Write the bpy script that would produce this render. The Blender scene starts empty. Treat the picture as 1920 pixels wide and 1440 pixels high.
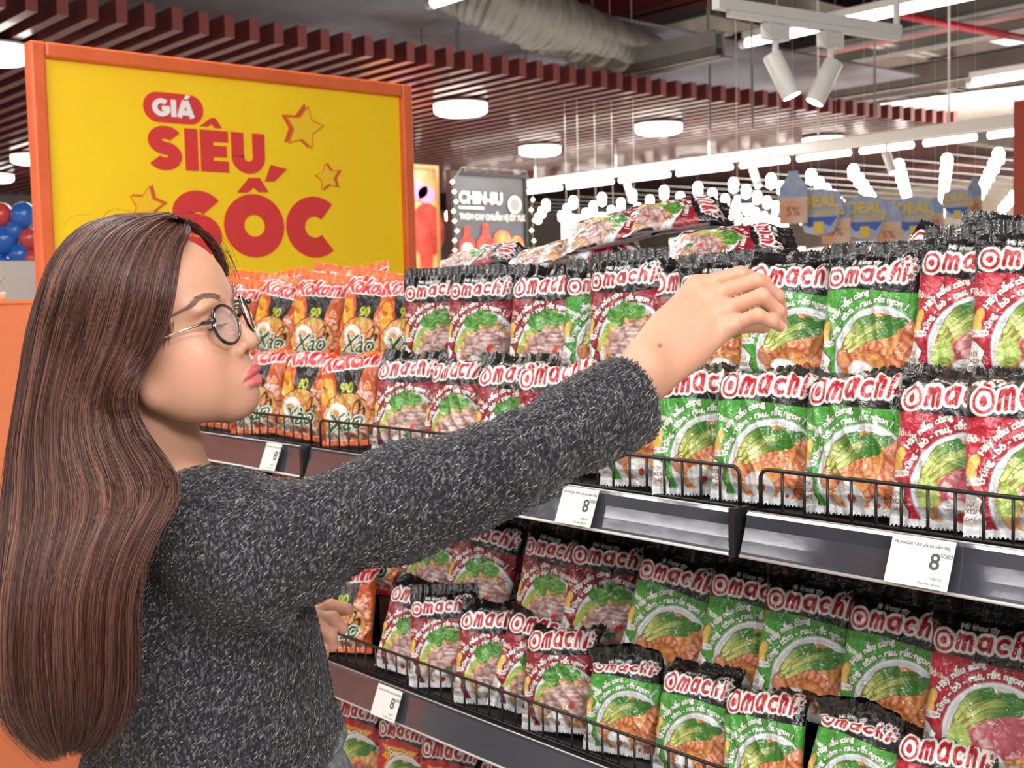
import bpy, bmesh, math, random
import numpy as np
from mathutils import Vector, Matrix

# ------------------------------------------------------------------ camera, world, lights, exposure
SC = bpy.context.scene
F = 2286.0                                   # focal length in pixels of the 1920-wide frame
def _n(v):
    v = np.array(v, float); return v / np.linalg.norm(v)
_mX = _n([-1990, 114, -F]); _Y = np.array([2640, 226, -F], float); _Y -= _mX * _Y.dot(_mX); _Y = _n(_Y)
_X = -_mX; _Z = np.cross(_X, _Y)
RC = np.array([_X, _Y, _Z])                  # camera space -> world space
CAM = np.array([0.0, 0.0, 1.5])
def ray(x, y): return RC @ np.array([(x - 960) / F, -(y - 720) / F, -1.0])
def at(x, y, d): return CAM + ray(x, y) * d                                  # world point seen at a pixel, at a depth
def on_x(x, y, X): r = ray(x, y); return CAM + r * (X - CAM[0]) / r[0]
def on_y(x, y, Y): r = ray(x, y); return CAM + r * (Y - CAM[1]) / r[1]
def on_z(x, y, Z): r = ray(x, y); return CAM + r * (Z - CAM[2]) / r[2]

cd = bpy.data.cameras.new('camera'); cam = bpy.data.objects.new('camera', cd); SC.collection.objects.link(cam)
M4 = Matrix.Identity(4)
for _i in range(3):
    for _j in range(3): M4[_i][_j] = RC[_i][_j]
    M4[_i][3] = CAM[_i]
cam.matrix_world = M4
cd.sensor_width = 36; cd.lens = 36 * F / 1920; cd.clip_start = 0.05; cd.clip_end = 200
cd.dof.use_dof = True; cd.dof.focus_distance = 1.5; cd.dof.aperture_fstop = 11
SC.camera = cam
SC.view_settings.view_transform = 'Standard'; SC.view_settings.look = 'None'
SC.view_settings.gamma = 1; SC.view_settings.use_curve_mapping = False
SC.view_settings.exposure = 0.07
SC.cycles.use_denoising = True; SC.cycles.use_adaptive_sampling = True; SC.cycles.adaptive_threshold = .02
SC.cycles.max_bounces = 6; SC.cycles.diffuse_bounces = 3; SC.cycles.glossy_bounces = 3
SC.cycles.transparent_max_bounces = 8; SC.cycles.sample_clamp_indirect = 4

W = bpy.data.worlds.new('store_ambience'); SC.world = W; W.use_nodes = True
W.node_tree.nodes['Background'].inputs[0].default_value = (1.0, 0.97, 0.93, 1)
W.node_tree.nodes['Background'].inputs[1].default_value = 0.33

def area(name, loc, size, power, color=(1, .97, .92), rot=(0, 0, 0)):
    l = bpy.data.lights.new(name, 'AREA'); l.shape = 'RECTANGLE'; l.size, l.size_y = size
    l.energy = power; l.color = color
    o = bpy.data.objects.new(name, l); o.location = loc; o.rotation_euler = rot; SC.collection.objects.link(o); return o
# the tube rows over this aisle (behind and above the camera) and over the far aisles, plus added fill lights
area('aisle_tube_lamp', (-0.9, 0.35, 3.0), (3.6, 0.06), 36)
area('aisle_tube_lamp', (-0.2, -1.0, 3.0), (3.6, 0.06), 54)
area('aisle_tube_lamp', (0.7, 0.4, 3.0), (0.06, 3.0), 36)
area('aisle_tube_lamp', (-3.2, 0.9, 3.2), (0.10, 3.4), 50)
area('aisle_tube_lamp', (-3.0, -3.0, 3.0), (6.0, 0.10), 60)
area('aisle_tube_lamp', (-3.0, -1.9, 3.0), (6.0, 0.10), 46)
area('sign_fill_light', (1.9, .1, 2.7), (1.2, .5), 74, (1, .97, .92), (math.radians(62), 0, math.radians(83)))  # added fill light aimed at the yellow sign, not a store fixture
area('far_store_lamp_and_fill', (-9.5, 6.5, 2.9), (6, 7), 700, (1, .95, .88))
area('far_store_lamp_and_fill', (-6.5, 12.5, 3.4), (6, 4), 800, (1, .96, .9))

area('far_store_lamp_and_fill', (-12, 38, 3.3), (28, 2), 900, (1, .95, .88), (math.radians(100), 0, 0))  # added fill facing the back wall to brighten it, not a real fixture
area('far_store_lamp_and_fill', (-5, 8.0, 3.25), (8, 6), 60, (1, .96, .92), (math.radians(180), 0, 0))  # added uplight that brightens the ceiling services, no lamp hangs here
area('far_store_lamp_and_fill', (-14, 24, 3.3), (26, 22), 800, (1, .96, .92), (math.radians(180), 0, 0))  # wide uplight added to lift the far ceiling, no such fixture
for _y in (17.0, 21.5, 27.0, 34.0): area('far_store_lamp_and_fill', (-12, _y, 4.3), (26, .12), 520, (1, .95, .89))

# ------------------------------------------------------------------ helpers
def lin(c):
    if isinstance(c, str): c = tuple(int(c[i:i + 2], 16) / 255 for i in (0, 2, 4))
    return tuple(x / 12.92 if x <= .04045 else ((x + .055) / 1.055) ** 2.4 for x in c[:3])

MATS = {}
def mat(name, color=None, rough=.5, metal=0., emit=None, estr=1., coat=0., bump=None, bscale=60, alpha=None, trans=0., spec=.5, vary=None, sss=0., ior=None):
    if name in MATS: return MATS[name]
    m = bpy.data.materials.new(name); m.use_nodes = True; MATS[name] = m
    nt = m.node_tree; b = nt.nodes['Principled BSDF']; L = nt.links
    if color is not None:
        b.inputs['Base Color'].default_value = (*lin(color), 1)
    b.inputs['Roughness'].default_value = rough; b.inputs['Metallic'].default_value = metal
    b.inputs['Specular IOR Level'].default_value = spec
    b.inputs['Coat Weight'].default_value = coat; b.inputs['Coat Roughness'].default_value = .08
    if emit is not None:
        b.inputs['Emission Color'].default_value = (*lin(emit), 1); b.inputs['Emission Strength'].default_value = estr
    if alpha is not None: b.inputs['Alpha'].default_value = alpha
    if trans: b.inputs['Transmission Weight'].default_value = trans
    if ior: b.inputs['IOR'].default_value = ior
    if sss:
        b.inputs['Subsurface Weight'].default_value = sss; b.inputs['Subsurface Scale'].default_value = .01
        b.inputs['Subsurface Radius'].default_value = (1, .35, .2)
    tc = nt.nodes.new('ShaderNodeTexCoord')
    if vary is not None and color is not None:
        n = nt.nodes.new('ShaderNodeTexNoise'); n.inputs['Scale'].default_value = vary[1]; n.inputs['Detail'].default_value = 6
        L.new(tc.outputs['Object'], n.inputs['Vector'])
        r = nt.nodes.new('ShaderNodeValToRGB'); r.color_ramp.elements[0].color = (*lin(vary[0]), 1); r.color_ramp.elements[1].color = (*lin(color), 1)
        r.color_ramp.elements[0].position = .35; r.color_ramp.elements[1].position = .65
        L.new(n.outputs['Fac'], r.inputs[0]); L.new(r.outputs[0], b.inputs['Base Color'])
    if bump:
        n = nt.nodes.new('ShaderNodeTexNoise'); n.inputs['Scale'].default_value = bscale; n.inputs['Detail'].default_value = 5
        L.new(tc.outputs['Object'], n.inputs['Vector'])
        bp = nt.nodes.new('ShaderNodeBump'); bp.inputs['Strength'].default_value = bump; bp.inputs['Distance'].default_value = .01
        L.new(n.outputs['Fac'], bp.inputs['Height']); L.new(bp.outputs[0], b.inputs['Normal'])
    return m

def link(o, parent=None):
    SC.collection.objects.link(o)
    if parent is not None: o.parent = parent
    return o
def tag(o, label=None, cat=None, group=None, kind=None):
    if label: o['label'] = label
    if cat: o['category'] = cat
    if group: o['group'] = group
    if kind: o['kind'] = kind
    return o
def empty(name, loc=(0, 0, 0), rz=0):
    o = bpy.data.objects.new(name, None); o.empty_display_size = .05; o.location = loc; o.rotation_euler = (0, 0, rz)
    return link(o)

class MB:
    """collects verts/faces, builds ONE mesh object"""
    def __init__(s): s.v = []; s.f = []; s.m = []; s.mi = 0
    def add(s, vs, fs):
        o = len(s.v); s.v += [tuple(map(float, v)) for v in vs]; s.f += [tuple(i + o for i in f) for f in fs]; s.m += [s.mi] * len(fs); return s
    def box(s, a, b):
        (x0, y0, z0), (x1, y1, z1) = a, b
        return s.add([(x0, y0, z0), (x1, y0, z0), (x1, y1, z0), (x0, y1, z0), (x0, y0, z1), (x1, y0, z1), (x1, y1, z1), (x0, y1, z1)],
                     [(0, 3, 2, 1), (4, 5, 6, 7), (0, 1, 5, 4), (1, 2, 6, 5), (2, 3, 7, 6), (3, 0, 4, 7)])
    def obox(s, c, ax, ay, az):
        c, ax, ay, az = map(np.array, (c, ax, ay, az))
        vs = [c + i * ax + j * ay + k * az for k in (-1, 1) for i, j in ((-1, -1), (1, -1), (1, 1), (-1, 1))]
        return s.add(vs, [(0, 3, 2, 1), (4, 5, 6, 7), (0, 1, 5, 4), (1, 2, 6, 5), (2, 3, 7, 6), (3, 0, 4, 7)])
    def tube(s, pts, r, n=8, cap=True, closed=False):
        P = [np.array(p, float) for p in pts]; R = r if hasattr(r, '__len__') else [r] * len(P)
        rings = []; up = None
        for i, p in enumerate(P):
            if closed: t = P[(i + 1) % len(P)] - P[i - 1]
            else: t = P[min(i + 1, len(P) - 1)] - P[max(i - 1, 0)]
            t = t / (np.linalg.norm(t) + 1e-12)
            if up is None:
                up = np.array([0, 0, 1.]) if abs(t[2]) < .9 else np.array([1., 0, 0])
            a = np.cross(t, up); a /= np.linalg.norm(a) + 1e-12; b = np.cross(a, t); up = b
            rings.append([p + R[i] * (math.cos(2 * math.pi * k / n) * a + math.sin(2 * math.pi * k / n) * b) for k in range(n)])
        vs = [v for r_ in rings for v in r_]; fs = []
        m = len(P)
        for i in range(m if closed else m - 1):
            j = (i + 1) % m
            for k in range(n):
                fs.append((i * n + k, i * n + (k + 1) % n, j * n + (k + 1) % n, j * n + k))
        if cap and not closed: fs += [tuple(range(n))[::-1], tuple((m - 1) * n + k for k in range(n))]
        return s.add(vs, fs)
    def lathe(s, prof, c=(0, 0, 0), n=32, axis=2):
        vs = []; c = np.array(c, float)
        for r, z in prof:
            for k in range(n):
                a = 2 * math.pi * k / n; p = [r * math.cos(a), r * math.sin(a), z]
                if axis == 1: p = [p[0], p[2], p[1]]
                if axis == 0: p = [p[2], p[0], p[1]]
                vs.append(c + p)
        fs = [(i * n + k, i * n + (k + 1) % n, (i + 1) * n + (k + 1) % n, (i + 1) * n + k) for i in range(len(prof) - 1) for k in range(n)]
        return s.add(vs, fs)
    def prism(s, poly, o, u, v, w):
        """poly (2D) extruded: o + x*u + y*v, thickness vector w"""
        o, u, v, w = map(np.array, (o, u, v, w)); n = len(poly)
        a = [o + x * u + y * v for x, y in poly]; b = [p + w for p in a]
        return s.add(a + b, [tuple(range(n))[::-1], tuple(range(n, 2 * n))] + [(i, (i + 1) % n, n + (i + 1) % n, n + i) for i in range(n)])
    def build(s, name, m, parent=None, smooth=False, loc=None):
        me = bpy.data.meshes.new(name); me.from_pydata(s.v, [], s.f)
        for x in (m if isinstance(m, (list, tuple)) else [m]): me.materials.append(x)
        if any(s.m): me.polygons.foreach_set('material_index', s.m)
        if smooth: me.polygons.foreach_set('use_smooth', [True] * len(me.polygons))
        me.update(); o = bpy.data.objects.new(name, me)
        if loc is not None: o.location = loc
        return link(o, parent)

def np_mesh(name, V, Q, m, parent=None, smooth=True, col=None):
    """fast mesh from numpy arrays (quads or tris)"""
    me = bpy.data.meshes.new(name); k = Q.shape[1]
    me.vertices.add(len(V)); me.vertices.foreach_set('co', np.ascontiguousarray(V, np.float32).ravel())
    me.loops.add(Q.size); me.loops.foreach_set('vertex_index', np.ascontiguousarray(Q, np.int32).ravel())
    me.polygons.add(len(Q)); me.polygons.foreach_set('loop_start', np.arange(0, Q.size, k, dtype=np.int32))
    me.polygons.foreach_set('loop_total', np.full(len(Q), k, np.int32))
    me.update(calc_edges=True)
    if smooth: me.polygons.foreach_set('use_smooth', np.ones(len(Q), bool))
    if col is not None:
        a = me.color_attributes.new('Col', 'FLOAT_COLOR', 'POINT')
        c = np.ones((len(V), 4), np.float32); c[:, :3] = col; a.data.foreach_set('color', c.ravel())
    for x in (m if isinstance(m, (list, tuple)) else [m]): me.materials.append(x)
    o = bpy.data.objects.new(name, me); return link(o, parent)

def text_tris(body, size=1., bold=0., align='CENTER', shear=0.):
    """triangles (n,3,2) of a line of text, in its own flat plane"""
    c = bpy.data.curves.new('t', 'FONT'); c.body = body; c.size = size; c.offset = bold; c.align_x = align; c.shear = shear; c.resolution_u = 4
    o = bpy.data.objects.new('t', c); SC.collection.objects.link(o)
    dg = bpy.context.evaluated_depsgraph_get(); me = bpy.data.meshes.new_from_object(o.evaluated_get(dg))
    me.calc_loop_triangles(); n = len(me.loop_triangles)
    v = np.zeros(len(me.vertices) * 3); me.vertices.foreach_get('co', v); v = v.reshape(-1, 3)[:, :2]
    t = np.zeros(n * 3, int); me.loop_triangles.foreach_get('vertices', t)
    bpy.data.objects.remove(o); bpy.data.meshes.remove(me); bpy.data.curves.remove(c)
    return v[t.reshape(-1, 3)]
def text_obj(mb, body, size, o, u, v, bold=0., align='CENTER', shear=0.):
    T = text_tris(body, size, bold, align, shear).reshape(-1, 2); o, u, v = map(np.array, (o, u, v))
    mb.add([o + p[0] * u + p[1] * v for p in T], [(3 * i, 3 * i + 1, 3 * i + 2) for i in range(len(T) // 3)])
    return mb
# ------------------------------------------------------------------ setting
def struct(mb, name, m, **k): return tag(mb.build(name, m, **k), kind='structure')
m_floor = mat('floor_tile', 'c9c4bb', .25, vary=('bdb7ad', 3))
struct(MB().box((-45, -4, -.05), (6, 45, 0)), 'floor', m_floor)
m_deck = mat('steel_deck', '6b2022', .7, vary=('55524f', .35))
mb = MB().box((-45, -4, 5.6), (6, 45, 5.7))
struct(mb, 'ceiling', m_deck)
m_wall = mat('wall_paint', 'e4dcd2', .8)
struct(MB().box((-45.1, -4, 0), (-45, 45, 5.6)), 'wall_left', m_wall)
struct(MB().box((-45, 45, 0), (6, 45.1, 5.6)), 'wall_back', mat('wall_far', 'efe3d3', .8, vary=('d9c3ac', 1.3)))

# slatted timber canopy: boards every 158 mm, running along x, fixed under two hidden carriers
m_slat = mat('slat_timber', '6e3434', .35, vary=('5a2728', 6), coat=.3)
m_slat_end = mat('slat_end', '9c5450', .6)
mb = MB()
for k in range(-12, 54):
    y = 2.315 + .1578 * k; x0 = -6.3 + (0 if y < 7 else (y - 7) * .1)
    mb.mi = 0; mb.box((-16.5, y - .03, 3.0), (x0 - .002, y + .03, 3.125))
    mb.mi = 1; mb.box((x0 - .002, y - .03, 3.0), (x0, y + .03, 3.125))
struct(mb, 'ceiling_canopy', [m_slat, m_slat_end])
struct(MB().box((-16.5, .2, 3.6), (-6.6, 11.2, 3.62)), 'ceiling_canopy_backing', mat('canopy_backing', '54464a', .8, vary=('8a8c98', .8)))

m_lamp = mat('lamp_diffuser', 'ffffff', .4, emit='fff6ea', estr=4.5)
m_white = mat('white_metal', 'e9e6e1', .4)
m_grey = mat('grey_metal', '8d8a86', .5, vary=('6e6c6a', 3))
LA = [(-7.35, 5.92, 'round ceiling lamp nearest the top right corner of the yellow sign'), (-9.0, 8.24, 'round ceiling lamp third down between the sign and the dark poster'),
      (-7.29, 8.09, 'round ceiling lamp in the middle of the slatted canopy'), (-10.77, 10.72, 'round ceiling lamp lowest and furthest under the canopy'),
      (-8.91, 10.52, 'round ceiling lamp just above the far row of tubes'), (-7.08, 10.25, 'round ceiling lamp rightmost, near the tapering canopy end'),
      (-7.2, 2.42, 'round ceiling lamp large behind the top left corner of the sign'), (-13.9, 4.6, 'round ceiling lamp low at the left edge of the photo'),
      (-12.0, 4.35, 'round ceiling lamp half hidden by the left sign post')]
for x, y, lb in LA:
    r = empty('ceiling_light', (x, y, 2.9)); tag(r, lb, 'ceiling light', 'round lamps under the slatted canopy')
    MB().lathe([(0, 0), (.17, .0), (.2, .015), (.205, .03), (.205, .075)], n=40).build('diffuser', m_lamp, r, True)
    MB().lathe([(.205, .075), (.212, .078), (.212, .09), (0, .09)], n=40).build('rim', m_white, r, True)
    MB().tube([(0, 0, .09), (0, 0, .7)], .006, 6).build('rod', m_grey, r)

# services above the canopy
def beam(name, p, q, w, h, m, label=None, cat=None):
    p, q = np.array(p, float), np.array(q, float); d = q - p; L = np.linalg.norm(d); d /= L
    s = np.cross(d, (0, 0, 1)); s /= np.linalg.norm(s)
    b = MB()
    up = np.cross(s, d)
    b.obox((p + q) / 2 + up * (h / 2 - .006), d * L / 2, s * w / 2, up * .006)       # flanges and web of the section
    b.obox((p + q) / 2 - up * (h / 2 - .006), d * L / 2, s * w / 2, up * .006)
    b.obox((p + q) / 2, d * L / 2, s * .05 * w, up * h / 2)
    b.obox((p + q) / 2 + s * w * .45, d * L / 2, s * .01, up * h * .5)
    o = b.build(name, m)
    return tag(o, label, cat) if label else tag(o, kind='structure')
m_beam = mat('beam_grey', '7d7975', .6, vary=('696563', 2))
m_beam2 = mat('beam_light', 'aca69d', .5, vary=('989288', 3))
m_red = mat('red_steel', 'a3242c', .45, vary=('84191f', 2))
def xline(p, z, x0, x1):           # a run along x through the point seen at p on the level z
    c = on_z(*p, z); return (x0, c[1], z), (x1, c[1], z)
def yline(p, z, y0, y1):
    c = on_z(*p, z); return (c[0], y0, z), (c[0], y1, z)
beam('ceiling_beam', *xline((700, 32), 3.9, -12.5, -1), .3, .22, m_beam2)
beam('ceiling_beam', *xline((1150, 128), 3.28, -9.6, -5.7), .22, .18, m_beam)
beam('ceiling_beam', *xline((1620, 160), 3.75, -16, -1), .2, .22, m_beam)
beam('ceiling_beam', *xline((1620, 186), 3.5, -16, -1), .1, .05, m_beam2)
beam('ceiling_beam', *xline((1500, 118), 4.5, -22, -1), .26, .24, m_beam)
beam('ceiling_beam', *xline((1330, 205), 4.3, -26, -1), .3, .24, m_beam)
beam('ceiling_beam', *xline((1760, 18), 4.2, -16, 0), .4, .3, m_beam)
beam('ceiling_beam', *xline((1150, 35), 4.3, -18, -1), .3, .3, m_beam)
for px, py, z, w, m in ((1640, 60, 4.6, .3, m_beam2), (1780, 140, 4.9, .35, m_beam2), (1520, 140, 4.9, .3, m_beam), (1300, 60, 4.9, .4, m_beam2), (1880, 220, 4.9, .3, m_beam), (1650, 235, 4.9, .35, m_beam2)):
    beam('ceiling_beam', *yline((px, py), z, 2, 42), w, .3, m)
for px, py, z, w in ((1010, 60, 4.2, .5), (1380, 112, 4.2, .5), (860, 95, 4.5, .9), (1130, 20, 4.6, .5), (1650, 45, 5.2, 1.2), (1250, 165, 5.2, 1.2), (1850, 150, 5.3, .8)):
    beam('ceiling_beam', *xline((px, py), z, -26, 0), w, .2, m_red)
beam('ceiling_beam', *xline((560, 30), 4.9, -24, -3), .8, .4, mat('dark_steel', '3c3f45', .6))
# flat light diffusing roof panels, lit by the daylight above
m_sky = mat('rooflight', 'dfe6f2', .5, emit='dfe8f5', estr=.8, bump=.3, bscale=20)
for p in ((1735, 95), (1545, 150), (1640, 100), (1400, 158), (1885, 75), (1480, 125), (1300, 165), (1220, 60)):
    c = on_z(*p, 5.3); struct(MB().box((c[0] - .55, c[1] - .45, 5.28), (c[0] + .55, c[1] + .45, 5.32)), 'ceiling_rooflight', m_sky)
# sprinkler pipe
a, b = on_z(1700, 30, 3.95), on_z(1920, 72, 3.95)
tag(MB().tube([a + (a - b) * .3, b + (b - a) * .6], .035, 10).build('sprinkler_pipe', mat('pipe_red', 'b3222c', .35), None, True), 'red sprinkler pipe running behind the white track rail', 'pipe')
a = on_z(1640, 12, 4.4); tag(MB().tube([a + [-3, 0, 0], a + [4, 0, 0]], .05, 10).build('sprinkler_pipe', MATS['pipe_red'], None, True), 'thick red pipe above the long tube lamp', 'pipe')
# flexible duct
P0, P1, P2, P3 = at(860, -40, 8.6), at(960, 22, 8.4), at(1090, 72, 8.8), at(1235, 108, 9.9)
pts = []; rr = []
for i in range(90):
    t = i / 89; q = (1 - t) ** 3 * P0 + 3 * t * (1 - t) ** 2 * P1 + 3 * t * t * (1 - t) * P2 + t ** 3 * P3
    pts.append(q); rr.append(.235 - .085 * t ** 2 + .012 * math.sin(i * 2.1) + .01 * math.sin(i * .7))
tag(MB().tube(pts, rr, 24).build('ventilation_duct', mat('duct_foil', '98938b', .5, metal=.6, bump=.8, bscale=9), None, True),
    'crumpled silver flexible air duct hanging above the slats', 'duct')
P = [at(1560, 238, 13), at(1680, 222, 12.6), at(1800, 210, 12), at(2000, 190, 11.6)]
tag(MB().tube([(P[0] * (1 - t) ** 3 + 3 * P[1] * t * (1 - t) ** 2 + 3 * P[2] * t * t * (1 - t) + P[3] * t ** 3) for t in np.linspace(0, 1, 40)], [.17 + .05 * i / 39 + .008 * math.sin(i * 1.9) for i in range(40)], 20).build('ventilation_duct', mat('duct_wrap', '857e77', .6, bump=.8, bscale=8), None, True),
    'grey wrapped air duct behind the right end of the canopy', 'duct')
for i, (px, py) in enumerate([(855, 60), (790, 50), (1330, 120), (1640, 110), (1410, 120), (985, 70), (610, 30)]):
    c = at(px, py, 9.5); tag(MB().tube([c - [0, 0, .5], c + [0, 0, 1.2]], .009, 6).build('hanger_rod', m_grey),
        'thin steel hanger rod among the ceiling services', 'rod', 'hanger rods above the canopy')

# tube lamps overhead
def tube_lamp(p, q, r, label, m=m_lamp):
    p, q = np.array(p), np.array(q); t = empty('tube_light', tuple(p)); tag(t, label, 'tube light')
    d = q - p; u = d / np.linalg.norm(d)
    MB().tube([u * .03, d - u * .03], r, 10).build('tube', m, t, True)
    b = MB(); s = np.cross(u, (0, 0, 1)); s /= np.linalg.norm(s)
    b.obox(d / 2 + np.array([0, 0, r * 1.8]), d / 2, s * r * .8, np.array([0, 0, r * .8])); b.tube([u * -.03, u * .03], r * 1.1, 8); b.tube([d - u * .03, d + u * .03], r * 1.1, 8)
    b.build('batten', m_white, t)
c = on_z(1540, 42, 3.5); c0 = on_z(1395, 82, 3.5)
tube_lamp((c0[0], c0[1], 3.5), (c0[0] + 2.6, c0[1], 3.5), .035, 'long glowing tube lamp behind the track spotlights')
c0 = on_z(1820, 156, 3.3); tube_lamp((c0[0], c0[1], 3.3), (c0[0] + 1.6, c0[1], 3.3), .035, 'glowing tube lamp cut by the right edge of the photo')
c0 = on_z(835, -2, 3.4); tube_lamp((c0[0] - .15, c0[1], 3.4), (c0[0] + 1.6, c0[1], 3.4), .035, 'tube lamp end showing at the top beside the silver duct')

# track with two spotlights, 2.45 m up
def spot_head(loc, dirv, label, on):
    t = empty('spotlight', tuple(loc)); tag(t, label, 'spotlight', 'spotlights on the white track')
    d = _n(dirv)
    MB().obox((0, 0, -.03), (0, .055, 0), (.02, 0, 0), (0, 0, .025)).build('adapter', m_white, t)
    MB().tube([(0, 0, -.05), (0, 0, -.125)], .011, 8).build('arm', m_white, t)
    c = np.array([0, 0, -.13]); a = c - d * .03; b = c + d * .13
    MB().tube([a, a + d * .004, b - d * .002, b], [.030, .034, .034, .034], 24).build('can', m_white, t, True)
    MB().tube([b + d * .0008, b + d * .002], [.030, .028], 24).build('lens', mat('spot_lens', 'fff6e0', .3, emit='fff0d0', estr=14 if on else 3), t, True)
ta, tb = on_z(1342, 6, 2.45), on_z(1684, 58, 2.45)
tr = empty('track_rail', tuple(ta)); tag(tr, 'white ceiling track carrying two spotlights near the top', 'track rail')
d = tb - ta; u = d / np.linalg.norm(d); s = np.cross(u, (0, 0, 1))
MB().obox(d / 2, d / 2, s * .018, (0, 0, .018)).build('channel', m_white, tr)
MB().obox(d / 2 + u * .03 + np.array([0, 0, -.028]), d * .47, s * .012, (0, 0, .010)).build('track', m_white, tr)
for t in (.02, .99):
    MB().tube([d * t + np.array([0, 0, .02]), d * t + np.array([0, 0, 1.4])], .012, 8).build('drop_rod', m_white, tr)
k = ta + d * .30 + np.array([0, 0, -.038]); spot_head(k, RC @ _n((.42, -.9, .05)), 'lit white spotlight leaning right, left one on the track', True)
k = ta + d * .60 + np.array([0, 0, -.038]); spot_head(k, RC @ _n((-.42, -.9, -.05)), 'white spotlight leaning left, right one on the track', True)

# far row: lighting rail and the tubes behind it
tag(MB().box((-11.2, 8.86, 2.68), (-3.4, 8.94, 2.76)).build('lighting_rail', m_white), 'long white lighting rail below the canopy edge', 'rail')
tag(MB().box((-12.5, 9.96, 2.85), (-4.0, 10.04, 2.93)).build('lighting_rail', m_white), 'second white rail holding the far row of tubes', 'rail')
m_tube = mat('tube_glow', 'ffffff', .4, emit='fffaf2', estr=3.2)
xs = [-12.2, -11.3, -10.45, -9.6, -8.75, -7.9, -7.2, -6.5, -5.85, -5.25]
for i, x in enumerate(xs):
    L = (xs[i + 1] - x if i + 1 < len(xs) else .8) - .12
    o = MB().tube([(x, 10, 2.78), (x + L, 10, 2.78)], .03, 10).build('tube_light', m_tube, None, True)
    tag(o, 'glowing tube in the long row above the far aisles', 'tube light', 'row of glowing tubes in the distance')
    if i % 2 == 0:
        t = empty('track_spotlight', (x + .3, 8.9, 2.68)); tag(t, 'small spotlight hanging under the far white rail', 'spotlight', 'spotlights under the far rail')
        MB().tube([(0, 0, 0), (0, 0, -.1)], .012, 6).build('arm', m_white, t)
        MB().tube([(0, 0, -.08), (.06, 0, -.24)], .035, 12).build('can', m_white, t, True)
        MB().tube([(.061, 0, -.242), (.063, 0, -.246)], .03, 12).build('lens', m_lamp, t)
for i in range(7):
    x = -11 + i * 1.2
    tag(MB().tube([(x, 8.9, 2.76), (x, 8.9, 5.6)], .008, 6).build('drop_rod', m_white), 'white rod holding up the far lighting rail', 'rod', 'drop rods of the far rail')
# rows of small bulbs hung over the far aisles
m_bulb = mat('bulb_glow', 'ffffff', .4, emit='fff4e6', estr=6)
for r_ in range(24):
    y = 11.0; x = -14.0 + r_ * .52
    t = tag(empty('bulb_string', (x, y, 2.78)), 'string of round white bulbs over the far aisle', 'light string', 'strings of bulbs over the far aisle')
    w = MB(); g = MB()
    for j in range(10):
        p = np.array([j * .03, j * .85, .0]); w.tube([p, p + [.03, .85, 0]], .006, 5)
        q_ = MB(); q_.lathe([(0, -.17), (.05, -.14), (.055, -.04), (.03, 0)], c=p, n=10); q_.build('bulb', m_bulb, t, True)
    for p in (0, 8.4): w.tube([(.15 * (p > 0) + .0, p, 0), (.15 * (p > 0), p, 2.82)], .0008, 4)
    w.build('wire', m_grey, t)
# far aisle goods: bright shelving blocks under the bulbs
m_far = [mat('far_goods_%d' % i, c, .6, vary=(d, 7)) for i, (c, d) in enumerate([('e8d9c4', 'b98f66'), ('cfd6e4', '7a8fb8'), ('e3c6b6', 'c04a3a'), ('e9e4da', '8f9a86')])]
def far_shelf(x0, x1, y, z1, k, label):
    t = tag(empty('shelving_run', (x0, y, 0)), label, 'shelving')
    b = MB()
    for i in range(6): b.box((0, 0, .1 + i * z1 / 6), (x1 - x0, .5, .13 + i * z1 / 6))
    b.box((0, .45, 0), (x1 - x0, .5, z1)); b.build('frame', m_white, t)
    g = MB(); rnd = random.Random(k)
    for i in range(6):
        x = 0.02
        while x < x1 - x0 - .2:
            w = rnd.uniform(.08, .22); h = rnd.uniform(.5, .9) * z1 / 6 - .04; g.mi = rnd.randrange(4)
            g.box((x, .05, .13 + i * z1 / 6), (x + w - .01, .4, .13 + i * z1 / 6 + h)); x += w
    tag(g.build('goods', m_far, t), kind='stuff')
far_shelf(-12, -8, 12.4, 2.0, 1, 'low bright shelving run far behind the dark poster')
far_shelf(-7.6, -1.5, 11.6, 1.95, 2, 'low bright shelving run far behind the hanging price tags')
far_shelf(-17, -13.2, 14, 2.2, 3, 'distant shelving run left of the dark poster')

# posters on a partition under the canopy
def poster(X, y0, y1, z0, z1, m, fm, name, label, draw):
    t = tag(empty(name, (X, y0, 0)), label, 'poster')
    b = MB(); w = y1 - y0
    b.box((-.06, 0, z0), (-.01, w, z1)); b.build('board', m, t)
    f = MB(); e = .035
    for (a, c) in (((-.07, -e, z0 - e), (.01, 0, z1 + e)), ((-.07, w, z0 - e), (.01, w + e, z1 + e)), ((-.07, 0, z1), (.01, w, z1 + e)), ((-.07, 0, z0 - e), (.01, w, z0))): f.box(a, c)
    f.build('frame', fm, t); draw(t, w)
    for y in (.05, w - .05): MB().box((-.06, y - .02, 0), (-.02, y + .02, z0)).build('leg', fm, t)
def disc(mb, c, r, r2=None, n=28, u=(0, 1, 0), v=(0, 0, 1)):
    u, v = np.array(u), np.array(v); r2 = r2 or r; c = np.array(c)
    mb.add([c + r * math.cos(2 * math.pi * k / n) * u + r2 * math.sin(2 * math.pi * k / n) * v for k in range(n)], [tuple(range(n))])
def bottle(mb, y, z, s, x):
    pr = [(-.5, 0), (.5, 0), (.55, .9), (.5, 1.2), (.2, 1.5), (.16, 2), (-.16, 2), (-.2, 1.5), (-.5, 1.2), (-.55, .9)]
    mb.prism(pr, (x, y, z), (0, s, 0), (0, 0, s), (.004, 0, 0))
PW, PR, PO = mat('print_white', 'f4efe8', .5), mat('print_red', 'd5503e', .5, vary=('a8322a', 8)), mat('print_orange', 'f0a060', .5, vary=('d8663c', 9))
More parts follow.
